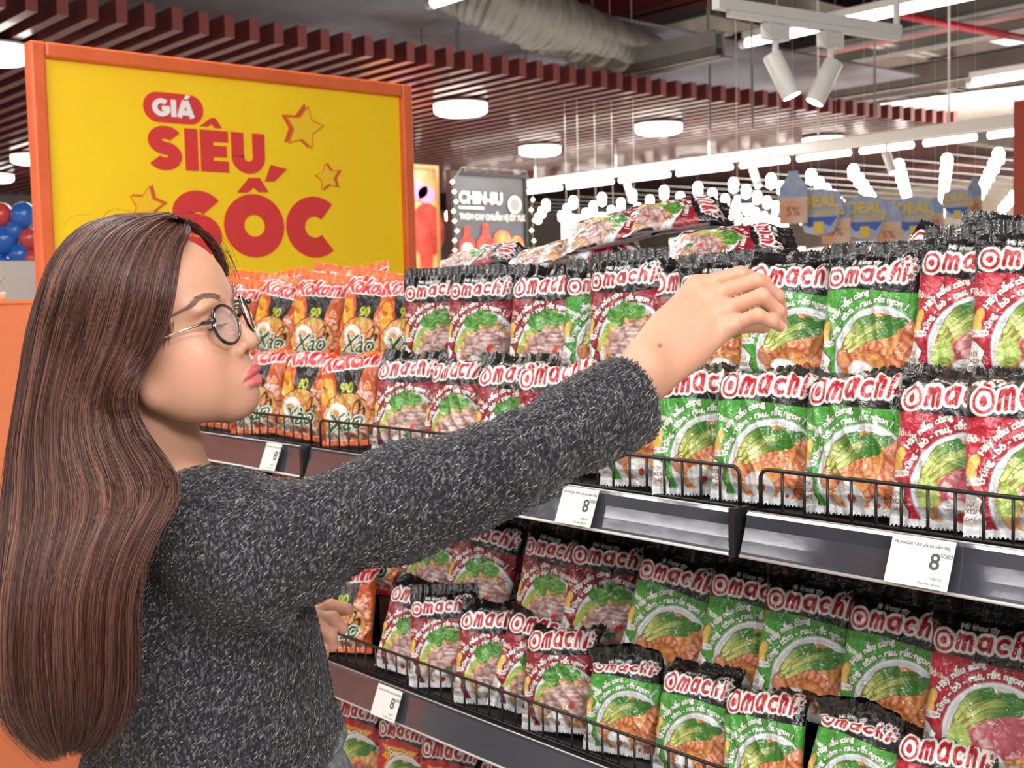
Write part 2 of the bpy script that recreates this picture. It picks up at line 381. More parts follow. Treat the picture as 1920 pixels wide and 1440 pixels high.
def draw_dark(t, w):
    b = MB(); text_obj(b, 'CHIN-SU', .15, (.004, .06, 2.40), (0, .9, 0), (0, 0, 1), .006, 'LEFT')
    b.box((.001, .05, 2.345), (.004, .36, 2.365)); text_obj(b, 'THƠM CAY CHUẨN VỊ ỚT TƯƠI', .075, (.004, .06, 2.245), (0, .78, 0), (0, .0, 1), .002, 'LEFT'); b.build('lettering', PW, t)
    b = MB(); disc(b, (.004, .75, 2.40), .085); b.build('seal', PW, t); b = MB(); disc(b, (.006, .75, 2.40), .065); b.build('seal_centre', mat('print_grey', '8d8886', .5), t)
    for y, s_ in ((.14, .19), (.37, .205)): b = MB(); bottle(b, y, 1.80, s_, .002); b.build('bottle_print', PR, t)
    for y, z, r1 in ((.14, 1.97, .07), (.37, 1.95, .075)): b = MB(); disc(b, (.008, y, z), r1, r1 * .8); b.build('bottle_label', PW, t)
    for y, z, r1, r2 in ((.58, 2.06, .11, .09), (.77, 1.99, .09, .11), (.60, 1.86, .10, .05)): b = MB(); disc(b, (.004, y, z), r1, r2); b.build('food_print', PO, t)
poster(-9.0, 7.14, 8.02, 1.4, 2.66, mat('poster_dark', '4b4a4e', .3, vary=('5c5c62', 2)), mat('frame_dark', '1c1817', .4), 'chilli_sauce_poster', 'dark framed poster with sauce bottles and white lettering', draw_dark)
def draw_orange(t, w):
    b = MB(); bottle(b, .30, 1.72, .20, .002); b.build('bottle_print', mat('print_cream', 'f2ece2', .5), t)
    b = MB(); b.prism([(-.18, 1.5), (.18, 1.5), (.16, 2.15), (-.16, 2.15)], (.006, .30, 1.72), (0, .20, 0), (0, 0, .20), (.004, 0, 0)); b.build('bottle_cap', mat('print_brown', '4a3a33', .5), t)
    b = MB(); disc(b, (.011, .30, 1.86), .08, .06); bottle(b, .60, 1.80, .13, .002); disc(b, (.003, .62, 2.15), .2, .25); b.build('red_print', PR, t)
    b = MB(); disc(b, (.004, .50, 2.52), .14, .09); disc(b, (.004, .62, 2.48), .1, .08); disc(b, (.004, .33, 2.45), .05, .05); b.build('pink_print', mat('print_pink', 'f29ad6', .5), t)
    b = MB(); disc(b, (.004, .04, 1.9), .07, .09); b.build('blue_print', mat('print_blue', '5f9cd8', .5), t)
poster(-9.2, 6.35, 7.08, 1.2, 2.72, mat('poster_orange', 'f3bd86', .4, vary=('e8794a', 2.2), emit='f0a060', estr=.25), mat('frame_brass', 'b98a55', .4), 'sauce_advert_panel', 'glowing orange advert panel with bottles beside the dark poster', draw_orange)
t = tag(empty('fairy_lights', (-8.93, 7.09, 0)), 'string of warm fairy lights around the dark poster frame', 'fairy lights')
FP = [(0, .02 * math.sin(i * 2), 1.5 + i * .09) for i in range(13)] + [(0, .97 + .02 * math.sin(i * 2.6), 1.95 + i * .1) for i in range(7)]
for p in FP: MB().lathe([(0, -.022), (.022, 0), (0, .022)], c=p, n=8).build('bulb', mat('fairy_glow', 'fff0c0', .4, emit='ffe6b0', estr=3), t, True)
MB().tube(FP[:13] + [(0, .1, 2.72), (0, .9, 2.72)] + FP[13:][::-1], .004, 5).build('wire', m_grey, t)

# hanging promotion tags
TB, TY, TO = mat('tag_blue', 'c2c8d6', .5, vary=('8aa0cc', 9)), mat('tag_yellow', 'e9c63e', .5), mat('tag_orange', 'dfa27c', .6, vary=('e9d6c8', 8))
def deal_tag(px, py, h, kind, yaw, label, dp=6.0):
    c = at(px, py, dp); s = h * dp / F
    t = tag(empty('price_drop_tag', tuple(c), yaw), label, 'hanging tag', 'promotion tags hanging in the distance')
    if kind == 'deal':
        MB().prism([(-.42, -.1), (-.5, .1), (-.42, .42), (-.1, .5), (.1, .5), (.42, .42), (.5, .1), (.42, -.1), (.3, -.42), (0, -.5), (-.3, -.42)], (0, 0, 0), (s, 0, 0), (0, 0, s), (0, .008, 0)).build('board', TB, t)
        b = MB(); text_obj(b, 'DEAL', .34 * s, (0, -.003, .12 * s), (1, 0, 0), (0, 0, 1), .012 * s); text_obj(b, 'CHẤT KHỦNG', .16 * s, (0, -.003, -.06 * s), (1, 0, 0), (0, 0, 1), .006 * s); b.build('lettering', TY, t)
        b = MB(); b.prism([(-.4, -.1), (.4, -.1), (.25, -.3), (.05, -.22), (-.2, -.32)], (0, -.002, 0), (s, 0, 0), (0, 0, s), (0, .001, 0)); b.build('splash', mat('tag_deep', '3f66c4', .5), t)
        b = MB(); b.box((-.1 * s, -.004, -.45 * s), (.1 * s, -.002, -.2 * s)); b.build('pack_print', TY, t)
    else:
        b = MB(); b.prism([(-.28, 0), (-.28, .2), (-.1, .42), (-.1, .5), (.1, .5), (.1, .42), (.28, .2), (.28, 0)], (0, 0, 0), (s, 0, 0), (0, 0, s), (0, .008, 0)); b.build('bottle_board', TB, t)
        b = MB(); b.box((-.28 * s, 0, -.5 * s), (.28 * s, .008, 0)); b.build('price_card', TO, t)
        b = MB(); text_obj(b, '5%', .24 * s, (0, -.003, -.35 * s), (1, 0, 0), (0, 0, 1)); b.build('lettering', mat('tag_print', 'b0543a', .5), t)
    MB().tube([(0, .004, .48 * s), (0, .004, 5.6 - c[2])], .0006, 4).build('thread', m_white, t)
YW = math.radians(42)
deal_tag(1487, 370, 98, 'card', YW - .5, 'bottle shaped tag with orange card, leftmost of the hanging row')
deal_tag(1535, 398, 88, 'deal', YW - .3, 'largest blue and yellow deal tag in the hanging row')
deal_tag(1568, 410, 92, 'card', YW - .1, 'bottle shaped tag overlapping the largest deal tag')
deal_tag(1621, 408, 82, 'deal', YW, 'second blue and yellow deal tag, above the green noodle packets')
deal_tag(1666, 417, 84, 'card', YW, 'bottle shaped tag between two deal tags')
deal_tag(1713, 408, 78, 'deal', YW, 'third blue and yellow deal tag from the left')
deal_tag(1754, 400, 60, 'card', YW + .2, 'small pale bottle tag right of the third deal tag')
deal_tag(1795, 383, 56, 'deal', YW - .3, 'smallest deal tag, high beside the last bottle tag')
deal_tag(1829, 368, 70, 'card', YW + .7, 'narrow bottle tag turned edge on, rightmost of the row')
# big white letters standing over the far aisle
def pole_letters():
    t = tag(empty('letter_sign', tuple(at(1420, 405, 8.5)), YW), 'large white TV letters hung over the far aisle', 'letter sign')
    s = 1 / F * 8.5
    def bar(mb, a, b, w):
        a, b = np.array(a, float), np.array(b, float); d = b - a; L = np.linalg.norm(d); n = np.array([-d[1], d[0]]) / L * w / 2
        mb.prism([a + n, a - n, b - n, b + n], (0, 0, 0), (s, 0, 0), (0, 0, s), (0, .06, 0))
    b = MB(); bar(b, (-48, 18), (-8, 18), 13); bar(b, (-36, 40), (-36, -40), 11); b.build('letter', m_lampw, t)
    b = MB(); bar(b, (-12, 22), (10, -42), 12); bar(b, (40, 22), (16, -42), 12); b.build('letter', m_lampw, t)
    b = MB()
    for x in (-36, 40): MB().tube([(x * s, .03, 20 * s), (x * s, .03, 5.6 - t.location[2])], .002, 5).build('suspension_wire', m_white, t)
m_lampw = mat('letter_glow', 'f2f4f8', .4, emit='eef3ff', estr=.9)
pole_letters()
for i, (px, py, w, h) in enumerate([(1063, 425, 22, 48), (1086, 425, 22, 46), (1118, 420, 28, 44), (1150, 412, 26, 36), (1190, 405, 34, 26)]):
    c = at(px, py, 9.5); s = 9.5 / F
    tag(MB().prism([(-.5, -.5), (.5, -.5), (.5, .38), (.4, .5), (-.4, .5), (-.5, .38)], c, np.array([math.cos(YW), math.sin(YW), 0]) * w * s, np.array([0, 0, 1.]) * h * s, (0, .03, 0)).build('light_box', m_lampw),
        ['leftmost white light box right of the dark poster', 'second white light box right of the dark poster', 'third white light box, with rounded shoulders, behind the flat packets', 'fourth white light box behind the flat packets', 'widest and lowest white light box above the flat packets'][i], 'light box', 'white light boxes right of the dark poster')
    tag(MB().tube([c + [0, 0, h * s * .5], (c[0], c[1], 5.6)], .002, 5).build('suspension_wire', m_white), 'thin wire holding up a white light box', 'wire', 'suspension wires of the light boxes')
tag(MB().box((-3.0, 6.2, 0), (-2.93, 6.26, 2.55)).build('post', mat('post_red', 'c05038', .5), loc=(0, 0, 0)), 'orange red post at the far right edge of the photo', 'post')
bpy.data.objects['post'].location = tuple(on_x(1916, 280, -3.4) * np.array([1, 1, 0]) - np.array([-2.965, 6.23, 0]))

# balloons, planter, white counter, orange stand at the left
def balloon(px, py, r, m, label):
    c = at(px, py, 5.6); R_ = r * 5.6 / F
    t = tag(empty('balloon', tuple(c)), label, 'balloon', 'balloon cluster left of the sign')
    MB().lathe([(0.001, R_ * 1.02), (R_ * .35, R_ * .95), (R_ * .7, R_ * .72), (R_ * .93, R_ * .35), (R_, 0), (R_ * .95, -.35 * R_), (R_ * .75, -.72 * R_), (R_ * .4, -1.0 * R_), (R_ * .1, -1.15 * R_), (0.001, -1.17 * R_)], n=28).build('skin', m, t, True)
    MB().lathe([(.001, -1.15 * R_), (R_ * .12, -1.25 * R_), (.001, -1.22 * R_)], n=10).build('knot', m, t, True)
BB, BR = mat('balloon_blue', '2a6fd0', .12, coat=.5), mat('balloon_red', 'd8504e', .12, coat=.5)
for i, (px, py, r, m, lb) in enumerate([
    (2, 402, 22, BR, 'red balloon at the top left of the cluster'), (44, 403, 24, BB, 'blue balloon touching the sign post, topmost of the cluster'),
    (8, 450, 27, BB, 'large blue balloon in the middle of the cluster'), (56, 448, 20, BR, 'red balloon half hidden by the sign post'),
    (38, 478, 21, BB, 'blue balloon low beside the sign post'), (4, 500, 20, BB, 'blue balloon lowest at the left edge'),
    (62, 485, 17, BR, 'small red balloon behind the sign post'), (28, 432, 19, BB, 'blue balloon between the two red ones')]):
    balloon(px, py, r, m, lb)
c = at(20, 520, 5.9); tag(MB().box((c[0] - 1.2, c[1] - .3, 0), (c[0] + .5, c[1] + .3, c[2] + .06)).build('counter', mat('counter_white', 'dcd6d4', .5)), 'white counter behind the balloons', 'counter')
os_ = tag(empty('orange_cabinet', (-3.14, .62, 0)), 'tall orange cabinet behind the woman at the left edge', 'cabinet')
m_or = mat('orange_panel', 'f08a5c', .45, vary=('e8804f', 2))
MB().box((-.5, -.6, .08), (0, 1.05, 1.515)).build('body', m_or, os_)
MB().box((-.48, -.55, 0), (-.04, 1.0, .08)).build('plinth', mat('plinth_dark', '3a3230', .6), os_)
MB().box((-.5, -.62, 1.515), (.006, 1.06, 1.524)).build('top', m_or, os_)
rnd = random.Random(4)
for i in range(4):
    y = .72 + i * .115
    t = tag(empty('potted_plant', (-3.3, y, 1.524)), 'small green plant with white buds on the orange cabinet', 'plant', 'row of little plants on the orange cabinet')
    MB().lathe([(.001, 0), (.035, 0), (.04, .02), (.04, .022), (.001, .02)], n=14).build('pot', m_white, t, True)
    b = MB()
    for j in range(14):
        a = rnd.uniform(0, 6.28); l = rnd.uniform(.04, .075); h = rnd.uniform(.03, .06)
        d = np.array([math.cos(a), math.sin(a), 0]); s = np.array([-d[1], d[0], 0]) * .008
        b.add([d * .008 + (0, 0, .02) - s * .4, d * l * .4 + (0, 0, h) - s, d * l * .4 + (0, 0, h) + s, d * .008 + (0, 0, .02) + s * .4, d * l * .7 + (0, 0, h + .015)], [(0, 1, 2, 3), (1, 4, 2)])
    b.build('leaves', mat('leaf_green', '4d8a4a', .5, vary=('2f6636', 30)), t)
    b = MB(); 
    for j in range(2): b.lathe([(.001, -.008), (.008, 0), (.001, .008)], c=(rnd.uniform(-.03, .03), rnd.uniform(-.03, .03), .06), n=8)
    b.build('bud', PW, t, True)
# ------------------------------------------------------------------ the yellow sign: stroke-built lettering
def offset_poly(pts, w):
    """ribbon outline around a centre line, butt ends"""
    P = np.array(pts, float); n = len(P); T = np.zeros_like(P)
    T[1:-1] = P[2:] - P[:-2]; T[0] = P[1] - P[0]; T[-1] = P[-1] - P[-2]
    if np.hypot(*(P[0] - P[-1])) < w * .02: T[0] = T[-1] = P[1] - P[-2]
    T /= np.linalg.norm(T, axis=1)[:, None]; N = np.stack([-T[:, 1], T[:, 0]], 1)
    return P + N * w / 2, P - N * w / 2
def ribbon(mb, pts, w, o, u, v, th):
    A, B = offset_poly(pts, w); o, u, v, th = map(np.array, (o, u, v, th)); n = len(A)
    f = lambda p: o + p[0] * u + p[1] * v
    vs = [f(a) + th for a in A] + [f(b) + th for b in B] + [f(a) for a in A] + [f(b) for b in B]; fs = []
    for i in range(n - 1):
        fs += [(i, i + 1, n + i + 1, n + i), (2 * n + i, 2 * n + i + 1, i + 1, i), (n + i, n + i + 1, 3 * n + i + 1, 3 * n + i)]
    if np.hypot(*(np.array(pts[0]) - np.array(pts[-1]))) > w * .02: fs += [(0, n, 3 * n, 2 * n), (n - 1, 3 * n - 1, 4 * n - 1, 2 * n - 1)]
    mb.add(vs, fs)
def arc(cx, cy, rx, ry, a0, a1, n=28): return [(cx + rx * math.cos(math.radians(a0 + (a1 - a0) * i / n)), cy + ry * math.sin(math.radians(a0 + (a1 - a0) * i / n))) for i in range(n + 1)]
def sline(pts, n=40):
    P = np.array(pts, float); out = []
    Q = np.vstack([2 * P[0] - P[1], P, 2 * P[-1] - P[-2]])
    for i in range(1, len(Q) - 2):
        for t in np.linspace(0, 1, n // (len(P) - 1) + 1)[:-1]:
            a, b, c, d = Q[i - 1:i + 3]; out.append(.5 * (2 * b + (c - a) * t + (2 * a - 5 * b + 4 * c - d) * t * t + (3 * b - a - 3 * c + d) * t ** 3))
    out.append(P[-1]); return [tuple(p) for p in out]
# glyphs in a 1-high box; w = stroke
def glyph(ch, w):
    h = w / 2
    if ch == 'I': return [[(h, 0), (h, 1)]], w
    if ch == 'E': return [[(h, 0), (h, 1)], [(h, 1 - h * .9), (.66, 1 - h * .9)], [(h, .5), (.62, .5)], [(h, h * .9), (.66, h * .9)]], .68
    if ch == 'U': return [[(h, 1), (h, .4)] + arc(.41, .41, .41 - h, .41 - h, 180, 360) + [(.82 - h, 1)]], .82
    if ch == 'O': return [arc(.5, .5, .52 - h, .52 - h, 0, 360, 52)], 1.02
    if ch == 'C': return [arc(.5, .5, .52 - h, .52 - h, 48, 312, 44)], .93
    if ch == 'G': return [arc(.5, .5, .52 - h, .52 - h, 48, 345, 44), [(.52, .46), (.96, .46)]], .98
    if ch == 'A': return [[(.1, 0), (.44, 1)], [(.86, 0), (.52, 1)], [(.2, .28), (.76, .28)]], .96
    if ch == 'S': return [arc(.42, .685, .24, .185, 28, 262, 26)[:-1] + [(.36, .505)] + [(.42, .495)] + arc(.39, .315, .24, .185, 82, -152, 26)[1:]], .80
    return [], .4
def word(mb, s, x, y, h, w, o, u, v, th, gap=.06):
    for ch in s:
        st, adv = glyph(ch, w)
        for i, p in enumerate(st): ribbon(mb, [(x + a * h, y + b * h) for a, b in p], w * h * (.9 if ch in 'E' and i else 1), o, u, v, np.array(th) * (1 + .04 * i))
        x += (adv + gap) * h
SX, SY0, SY1, SZ0, SZ1 = -3.1, 1.125, 2.295, 1.50, 2.165
O3 = lambda px, py: on_x(px, py, SX)
def SGN(px, py):                        # picture point -> (y from left edge, z)
    p = O3(px, py); return p[1] - SY0, p[2]
sg = tag(empty('promotion_sign', (SX, SY0, 0)), 'large yellow promotion sign with red lettering in an orange frame', 'sign')
SW = SY1 - SY0
mb = MB()
for a, c in (((-.035, 0, SZ0), (.015, .038, SZ1)), ((-.035, SW - .038, SZ0), (.015, SW, SZ1)), ((-.035, .038, SZ1 - .038), (.015, SW - .038, SZ1)), ((-.035, .038, SZ0), (.015, SW - .038, SZ0 + .038))): mb.box(a, c)
fr = mb.build('frame', mat('frame_orange', 'e8703f', .35, vary=('d9602f', 6)), sg)
bv = fr.modifiers.new('b', 'BEVEL'); bv.width = .006; bv.segments = 2
MB().box((-.03, .03, SZ0 + .03), (-.006, SW - .03, SZ1 - .03)).build('panel', mat('sign_yellow', 'ffd60c', .5, vary=('fdd010', 5)), sg)
for y in (.12, SW - .12):
    MB().box((-.03, y - .02, .0), (-.0, y + .02, SZ0)).build('post', m_grey, sg)
m_sred = mat('sign_red', 'dc3a38', .45)
U, V, TH = np.array((0, 1., 0)), np.array((0, 0, 1.)), (.003, 0, 0)
def put(mb, s, pxl, pxr, pyt, pyb, w):
    """fit the word to the sign face between two picture columns and rows"""
    y0, zt = SGN(pxl, pyt); y1, _ = SGN(pxr, pyt); _, zb = SGN((pxl + pxr) / 2, pyb); zt = SGN((pxl + pxr) / 2, pyt)[1]
    h = zt - zb; tot = sum(glyph(c, w)[1] + .06 for c in s) - .06; sx = (y1 - y0) / (tot * h)
    word(mb, s, 0, 0, h, w, (-.006, y0, zb), U * sx, V, TH)
    return y0, y1, zt, zb
b = MB(); put(b, 'SIÊU'.replace('Ê', 'E'), 275, 496, 243, 321, .30); b.build('lettering', m_sred, sg)
b = MB(); put(b, 'SOC', 322, 632, 366, 480, .34); b.build('lettering', m_sred, sg)
b = MB()
def pix_poly(b, pts, th=.003, x=-.006): 
    q = [SGN(*p) for p in pts]; b.prism(q, (x, 0, 0), U, V, (th, 0, 0))
pix_poly(b, [(376, 236), (396, 221), (405, 221), (417, 240), (404, 240), (398, 232), (391, 237)][::-1])
b.build('diacritic', m_sred, sg); b = MB()
pix_poly(b, [(446, 361), (468, 333), (488, 333), (505, 360), (486, 360), (477, 351), (466, 361)][::-1])
b.build('diacritic', m_sred, sg); b = MB()
pix_poly(b, [(509, 309), (540, 317), (516, 340), (498, 340)][::-1])
b.build('diacritic', m_sred, sg)
# pill badge GIÁ
y0, z0 = SGN(271, 226); y1, z1 = SGN(381, 180); r = (z1 - z0) / 2; zc = (z0 + z1) / 2
b = MB(); pr = [(y1 - r + r * math.cos(math.radians(a)), zc + r * math.sin(math.radians(a))) for a in range(-90, 91, 12)] + [(y0 + r + r * math.cos(math.radians(a)), zc + r * math.sin(math.radians(a))) for a in range(90, 271, 12)]
b.prism(pr, (-.006, 0, 0), U, V, (.003, 0, 0)); b.build('badge', m_sred, sg)
b = MB(); put(b, 'GIA', 286, 363, 187, 219, .28)
for i in range(0, len(b.v)): b.v[i] = (b.v[i][0] + .003, b.v[i][1], b.v[i][2])
pix_poly(b, [(349, 178), (358, 180), (351, 187), (345, 186)][::-1], .003, -.003); b.build('badge_lettering', mat('sign_white', 'f6f2ee', .5), sg)
# stars
m_star, m_star_e = mat('star_gold', 'f9c822', .4), mat('star_edge', 'd85a2c', .5)
def star(cx, cy, r, rot, dx, dy):
    def pts(R_, c): return [SGN(c[0] + (R_ if k % 2 == 0 else R_ * .52) * math.sin(math.radians(rot + 36 * k)), c[1] - (R_ if k % 2 == 0 else R_ * .52) * 1.12 * math.cos(math.radians(rot + 36 * k))) for k in range(10)][::-1]
    b = MB(); b.prism(pts(r, (cx + dx, cy + dy)), (-.006, 0, 0), U, V, (.002, 0, 0)); e = b.build('star_edge', m_star_e, sg)
    b = MB(); b.prism(pts(r * .97, (cx, cy)), (-.006, 0, 0), U, V, (.0035, 0, 0)); s_ = b.build('star', mat('star_rim', 'dd8a1c', .5), sg)
    b = MB(); b.prism(pts(r * .86, (cx, cy)), (-.006, 0, 0), U, V, (.0045, 0, 0)); b.build('star_face', m_star, s_)
star(571, 240, 40, 12, -7, -3); star(615, 332, 25, -10, 5, 0); star(274, 386, 36, 12, 6, -2)
# ------------------------------------------------------------------ printed packet fronts, drawn as colour per mesh point
AW, AH = 360, 504                                   # drawing grid; u 0..1, v 0..1.4 (bottom to top)
_gx, _gy = np.meshgrid((np.arange(AW) + .5) / AW, (np.arange(AH) + .5) / AW)
def fbm(seed, scale, oct=4, sx=1., sy=1.):
    r = np.random.RandomState(seed); out = np.zeros_like(_gx); amp = 1.; tot = 0
    for o in range(oct):
        s = scale * 2 ** o; n = int(s * max(sx, sy) * 1.5) + 4; g = r.rand(n, n)
        x, y = _gx * s * sx, _gy * s * sy; xi, yi = x.astype(int) % (n - 1), y.astype(int) % (n - 1); fx, fy = x % 1, y % 1
        fx = fx * fx * (3 - 2 * fx); fy = fy * fy * (3 - 2 * fy)
        out += amp * ((g[yi, xi] * (1 - fx) + g[yi, xi + 1] * fx) * (1 - fy) + (g[yi + 1, xi] * (1 - fx) + g[yi + 1, xi + 1] * fx) * fy); tot += amp; amp *= .5
    return out / tot
def worley(seed, n, x0, x1, y0, y1, ax=1.):
    r = np.random.RandomState(seed); d1 = np.full(_gx.shape, 9.); d2 = d1.copy(); idx = np.zeros(_gx.shape, int)
    for k in range(n):
        px, py = r.uniform(x0, x1), r.uniform(y0, y1); d = np.hypot((_gx - px), (_gy - py) * ax)
        m = d < d1; d2 = np.where(m, d1, np.minimum(d2, d)); idx[m] = k; d1 = np.minimum(d1, d)
    return d1, d2, idx
class Art:
    def __init__(s, base): s.c = np.zeros((AH, AW, 3)); s.c[:] = lin(base)
    def put(s, m, col):
        m = np.clip(m, 0, 1)[..., None]; c = np.array(lin(col)) if isinstance(col, (str, tuple)) else col
        s.c = s.c * (1 - m) + c * m
    def mix(s, m, a, b, t):
        t = np.clip(t, 0, 1)[..., None]; s.put(m, np.array(lin(a)) * (1 - t) + np.array(lin(b)) * t)
def edge(d, w=.004): return np.clip(.5 - d / w, 0, 1)           # d<0 inside
def ell(cx, cy, rx, ry, a=0.):
    a = math.radians(a); x, y = _gx - cx, _gy - cy; u = x * math.cos(a) + y * math.sin(a); v = -x * math.sin(a) + y * math.cos(a)
    return (np.sqrt((u / rx) ** 2 + (v / ry) ** 2) - 1) * min(rx, ry), u / rx, v / ry
def pdist(pts, X=None, Y=None):
    X = _gx if X is None else X; Y = _gy if Y is None else Y
    d = np.full(X.shape, 9.); t = np.zeros(X.shape); n = len(pts) - 1
    for i in range(n):
        (ax, ay), (bx, by) = pts[i], pts[i + 1]; dx, dy = bx - ax, by - ay; L = dx * dx + dy * dy + 1e-12
        h = np.clip(((X - ax) * dx + (Y - ay) * dy) / L, 0, 1); q = np.hypot(X - ax - h * dx, Y - ay - h * dy)
        m = q < d; d = np.where(m, q, d); t = np.where(m, (i + h) / n, t)
    return d, t
def tri_mask(T):
    """coverage of triangles given in drawing units"""
    S = 2; m = np.zeros((AH * S, AW * S), bool); T = np.asarray(T) * AW * S
    for a, b, c in T:
        x0, x1 = int(max(0, min(a[0], b[0], c[0]))), int(min(AW * S, max(a[0], b[0], c[0]) + 1)); y0, y1 = int(max(0, min(a[1], b[1], c[1]))), int(min(AH * S, max(a[1], b[1], c[1]) + 1))
        if x1 <= x0 or y1 <= y0: continue
        X, Y = np.meshgrid(np.arange(x0, x1) + .5, np.arange(y0, y1) + .5)
        e = lambda p, q: (q[0] - p[0]) * (Y - p[1]) - (q[1] - p[1]) * (X - p[0])
        e1, e2, e3 = e(a, b), e(b, c), e(c, a)
        m[y0:y1, x0:x1] |= ((e1 >= 0) & (e2 >= 0) & (e3 >= 0)) | ((e1 <= 0) & (e2 <= 0) & (e3 <= 0))
    return m.reshape(AH, S, AW, S).mean((1, 3))
def arc_text(s, size, cx, cy, R, a0, bold=.0, shear=0., sq=1.):
    """text set on a circle (clockwise from angle a0)"""
    T = text_tris(s, size, bold, 'LEFT', shear); x, y = T[..., 0], T[..., 1]; a = math.radians(a0) - x / R; r = R + y
    return tri_mask(np.stack([cx + r * np.cos(a), cy + r * np.sin(a) * sq], -1))
def line_text(s, size, x, y, bold=0., rot=0., align='LEFT', shear=0.):
    T = text_tris(s, size, bold, align, shear); a = math.radians(rot)
    return tri_mask(np.stack([x + T[..., 0] * math.cos(a) - T[..., 1] * math.sin(a), y + T[..., 0] * math.sin(a) + T[..., 1] * math.cos(a)], -1))
def dilate(m, k):
    out = m.copy(); r = k * AW
    n = int(r) + 1
    for dy in range(-n, n + 1):
        for dx in range(-n, n + 1):
            if dx * dx + dy * dy <= r * r: out = np.maximum(out, np.roll(np.roll(m, dy, 0), dx, 1))
    return out
def star_d(cx, cy, r, rot=0., n=5, k=.5):
    a = np.arctan2(_gy - cy, _gx - cx) - math.radians(rot); rr = np.hypot(_gx - cx, _gy - cy); p = 2 * math.pi / n
    t = np.abs((a % p) - p / 2) / (p / 2); return rr - r * (k + (1 - k) * t)
# rounded lower-case logo letters as centre lines (unit box)
LG = {'m': [[(0, 0), (.06, .8)], sline([(.05, .5), (.2, .74), (.38, .6), (.4, 0)], 12), sline([(.4, .5), (.56, .74), (.74, .6), (.78, 0)], 12)],
      'a': [arc(.34, .36, .30, .34, 0, 360, 18), [(.66, .72), (.70, 0)]], 'c': [arc(.36, .36, .31, .34, 55, 305, 16)],
      'h': [[(.06, 1.1), (.04, 0)], sline([(.05, .42), (.26, .72), (.48, .58), (.52, 0)], 12)], 'i': [[(.08, .74), (.1, 0)], [(.08, 1.0), (.081, 1.01)]]}
LADV = {'m': .98, 'a': .92, 'c': .80, 'h': .74, 'i': .3}
def omachi_logo():
    dO = np.hypot(_gx - .135, (_gy - 1.055) * 1.0); d = np.full(_gx.shape, 9.)
    x = .25
    for ch in 'machi':
        h = .14
        for p in LG[ch]:
            q = [(x + a * h + .12 * b * h, .99 + b * h + .04 * math.sin((x - .1) * 3.2)) for a, b in p]; d = np.minimum(d, pdist(q)[0])
        x += LADV[ch] * h * 1.12 + .012
    stars = [(.905, 1.06, .036), (.935, 1.13, .031), (.90, 1.20, .028), (.83, 1.22, .026), (.76, 1.20, .022)]
    ds = np.minimum.reduce([star_d(a, b, r, 20) for a, b, r in stars])
    return dO, d, ds
_LOGO = omachi_logo()
def header(A, wave=0.):
    n = fbm(5, 3)
    A.put(edge(.925 + .02 * np.sin(_gx * 5 + wave) - _gy, .004), '0e0d10')
    dO, d, ds = _LOGO
    allm = np.minimum(np.minimum(dO - .088, d - .021), 9)
    A.put(edge(allm - .026), '2a2020'); A.put(edge(allm - .02), 'f3efec'); A.put(edge(ds - .014), 'e8e4e0'); A.put(edge(ds), '8c1720')
    A.put(edge(dO - .088), 'b01a26'); A.put(edge(np.abs(dO - .046) - .015), 'f6f2ee')
    A.put(edge(d - .0185), 'b01a26')
    A.put(line_text('Mì khoai tây', .062, .27, 1.175, .0012), 'e8e6e4')
    A.put(.5 * line_text('DINH DƯỠNG', .04, .40, 1.25), 'b9b6b4')
BX, BY, BR = .64, .33, .455
def bowl(A, broth=('e9a25c', 'b5622c')):
    d = np.hypot(_gx - BX, (_gy - BY) * .98)
    A.put(edge(d - BR), '9c9a9e'); A.put(edge(d - BR + .008), 'e6e7ea'); A.put(edge(np.abs(d - BR + .045) - .015), 'cfd2d8')
    ins = edge(d - BR + .075); A.put(edge(d - BR + .070), 'b07850')
    w = fbm(3, 4, 3); n = np.sin((_gx * 60 + _gy * 25) + w * 26) * .5 + .5
    A.mix(ins, broth[1], broth[0], n * .8 + fbm(9, 20, 2) * .3); return ins
def slogan(A, word2, chips=True):
    w = '%s' % 'Hãy nấu cùng'
    for (s, R, a0) in ((w, BR + .125, 149), (word2, BR + .035, 171)):
        m = arc_text(s, .083, BX, BY, R, a0, .0028); A.put(dilate(m, .008) * .75, '173018' if False else '2a1a18'); A.put(m, 'f7f5f0')
    if chips:
        for cx, cy, a in ((.07, .58, 70), (.05, .50, 100)):
            e, u, v = ell(cx, cy, .07, .045, a); A.mix(edge(e), 'd58a2e', 'f2cf72', fbm(12, 14, 2))
def badge(A, main):
    pts = [(.0, .02), (.16, .02), (.18, .12), (.12, .20), (.14, .28), (.05, .36), (0, .38)]
    m = tri_mask([(pts[0], pts[i], pts[i + 1]) for i in range(1, len(pts) - 1)]); A.put(dilate(m, .012), '1a1c1a'); A.put(m, 'f2f0ec')
    A.put(line_text('SỢI', .05, .01, .24, .001), '5a1e22'); A.put(line_text('XOẮN', .052, .01, .18, .002), '5a1e22'); A.put(line_text('DAI', .05, .015, .12, .001), '8a2026')
    A.put(edge(np.maximum(np.abs(_gx - .07) - .06, np.abs(_gy - .43) - .03)), 'f2f0ec'); A.put(line_text('DỰ ÁN', .034, .02, .42), '7a2a22')
    A.put(edge(np.maximum(np.maximum(np.abs(_gx - .5) - .5, _gy - .035), -1)) * 1.0, 'c9cbd0')
    A.put(line_text('Khối lượng tịnh: 80 g', .035, .34, .008), '30343c')
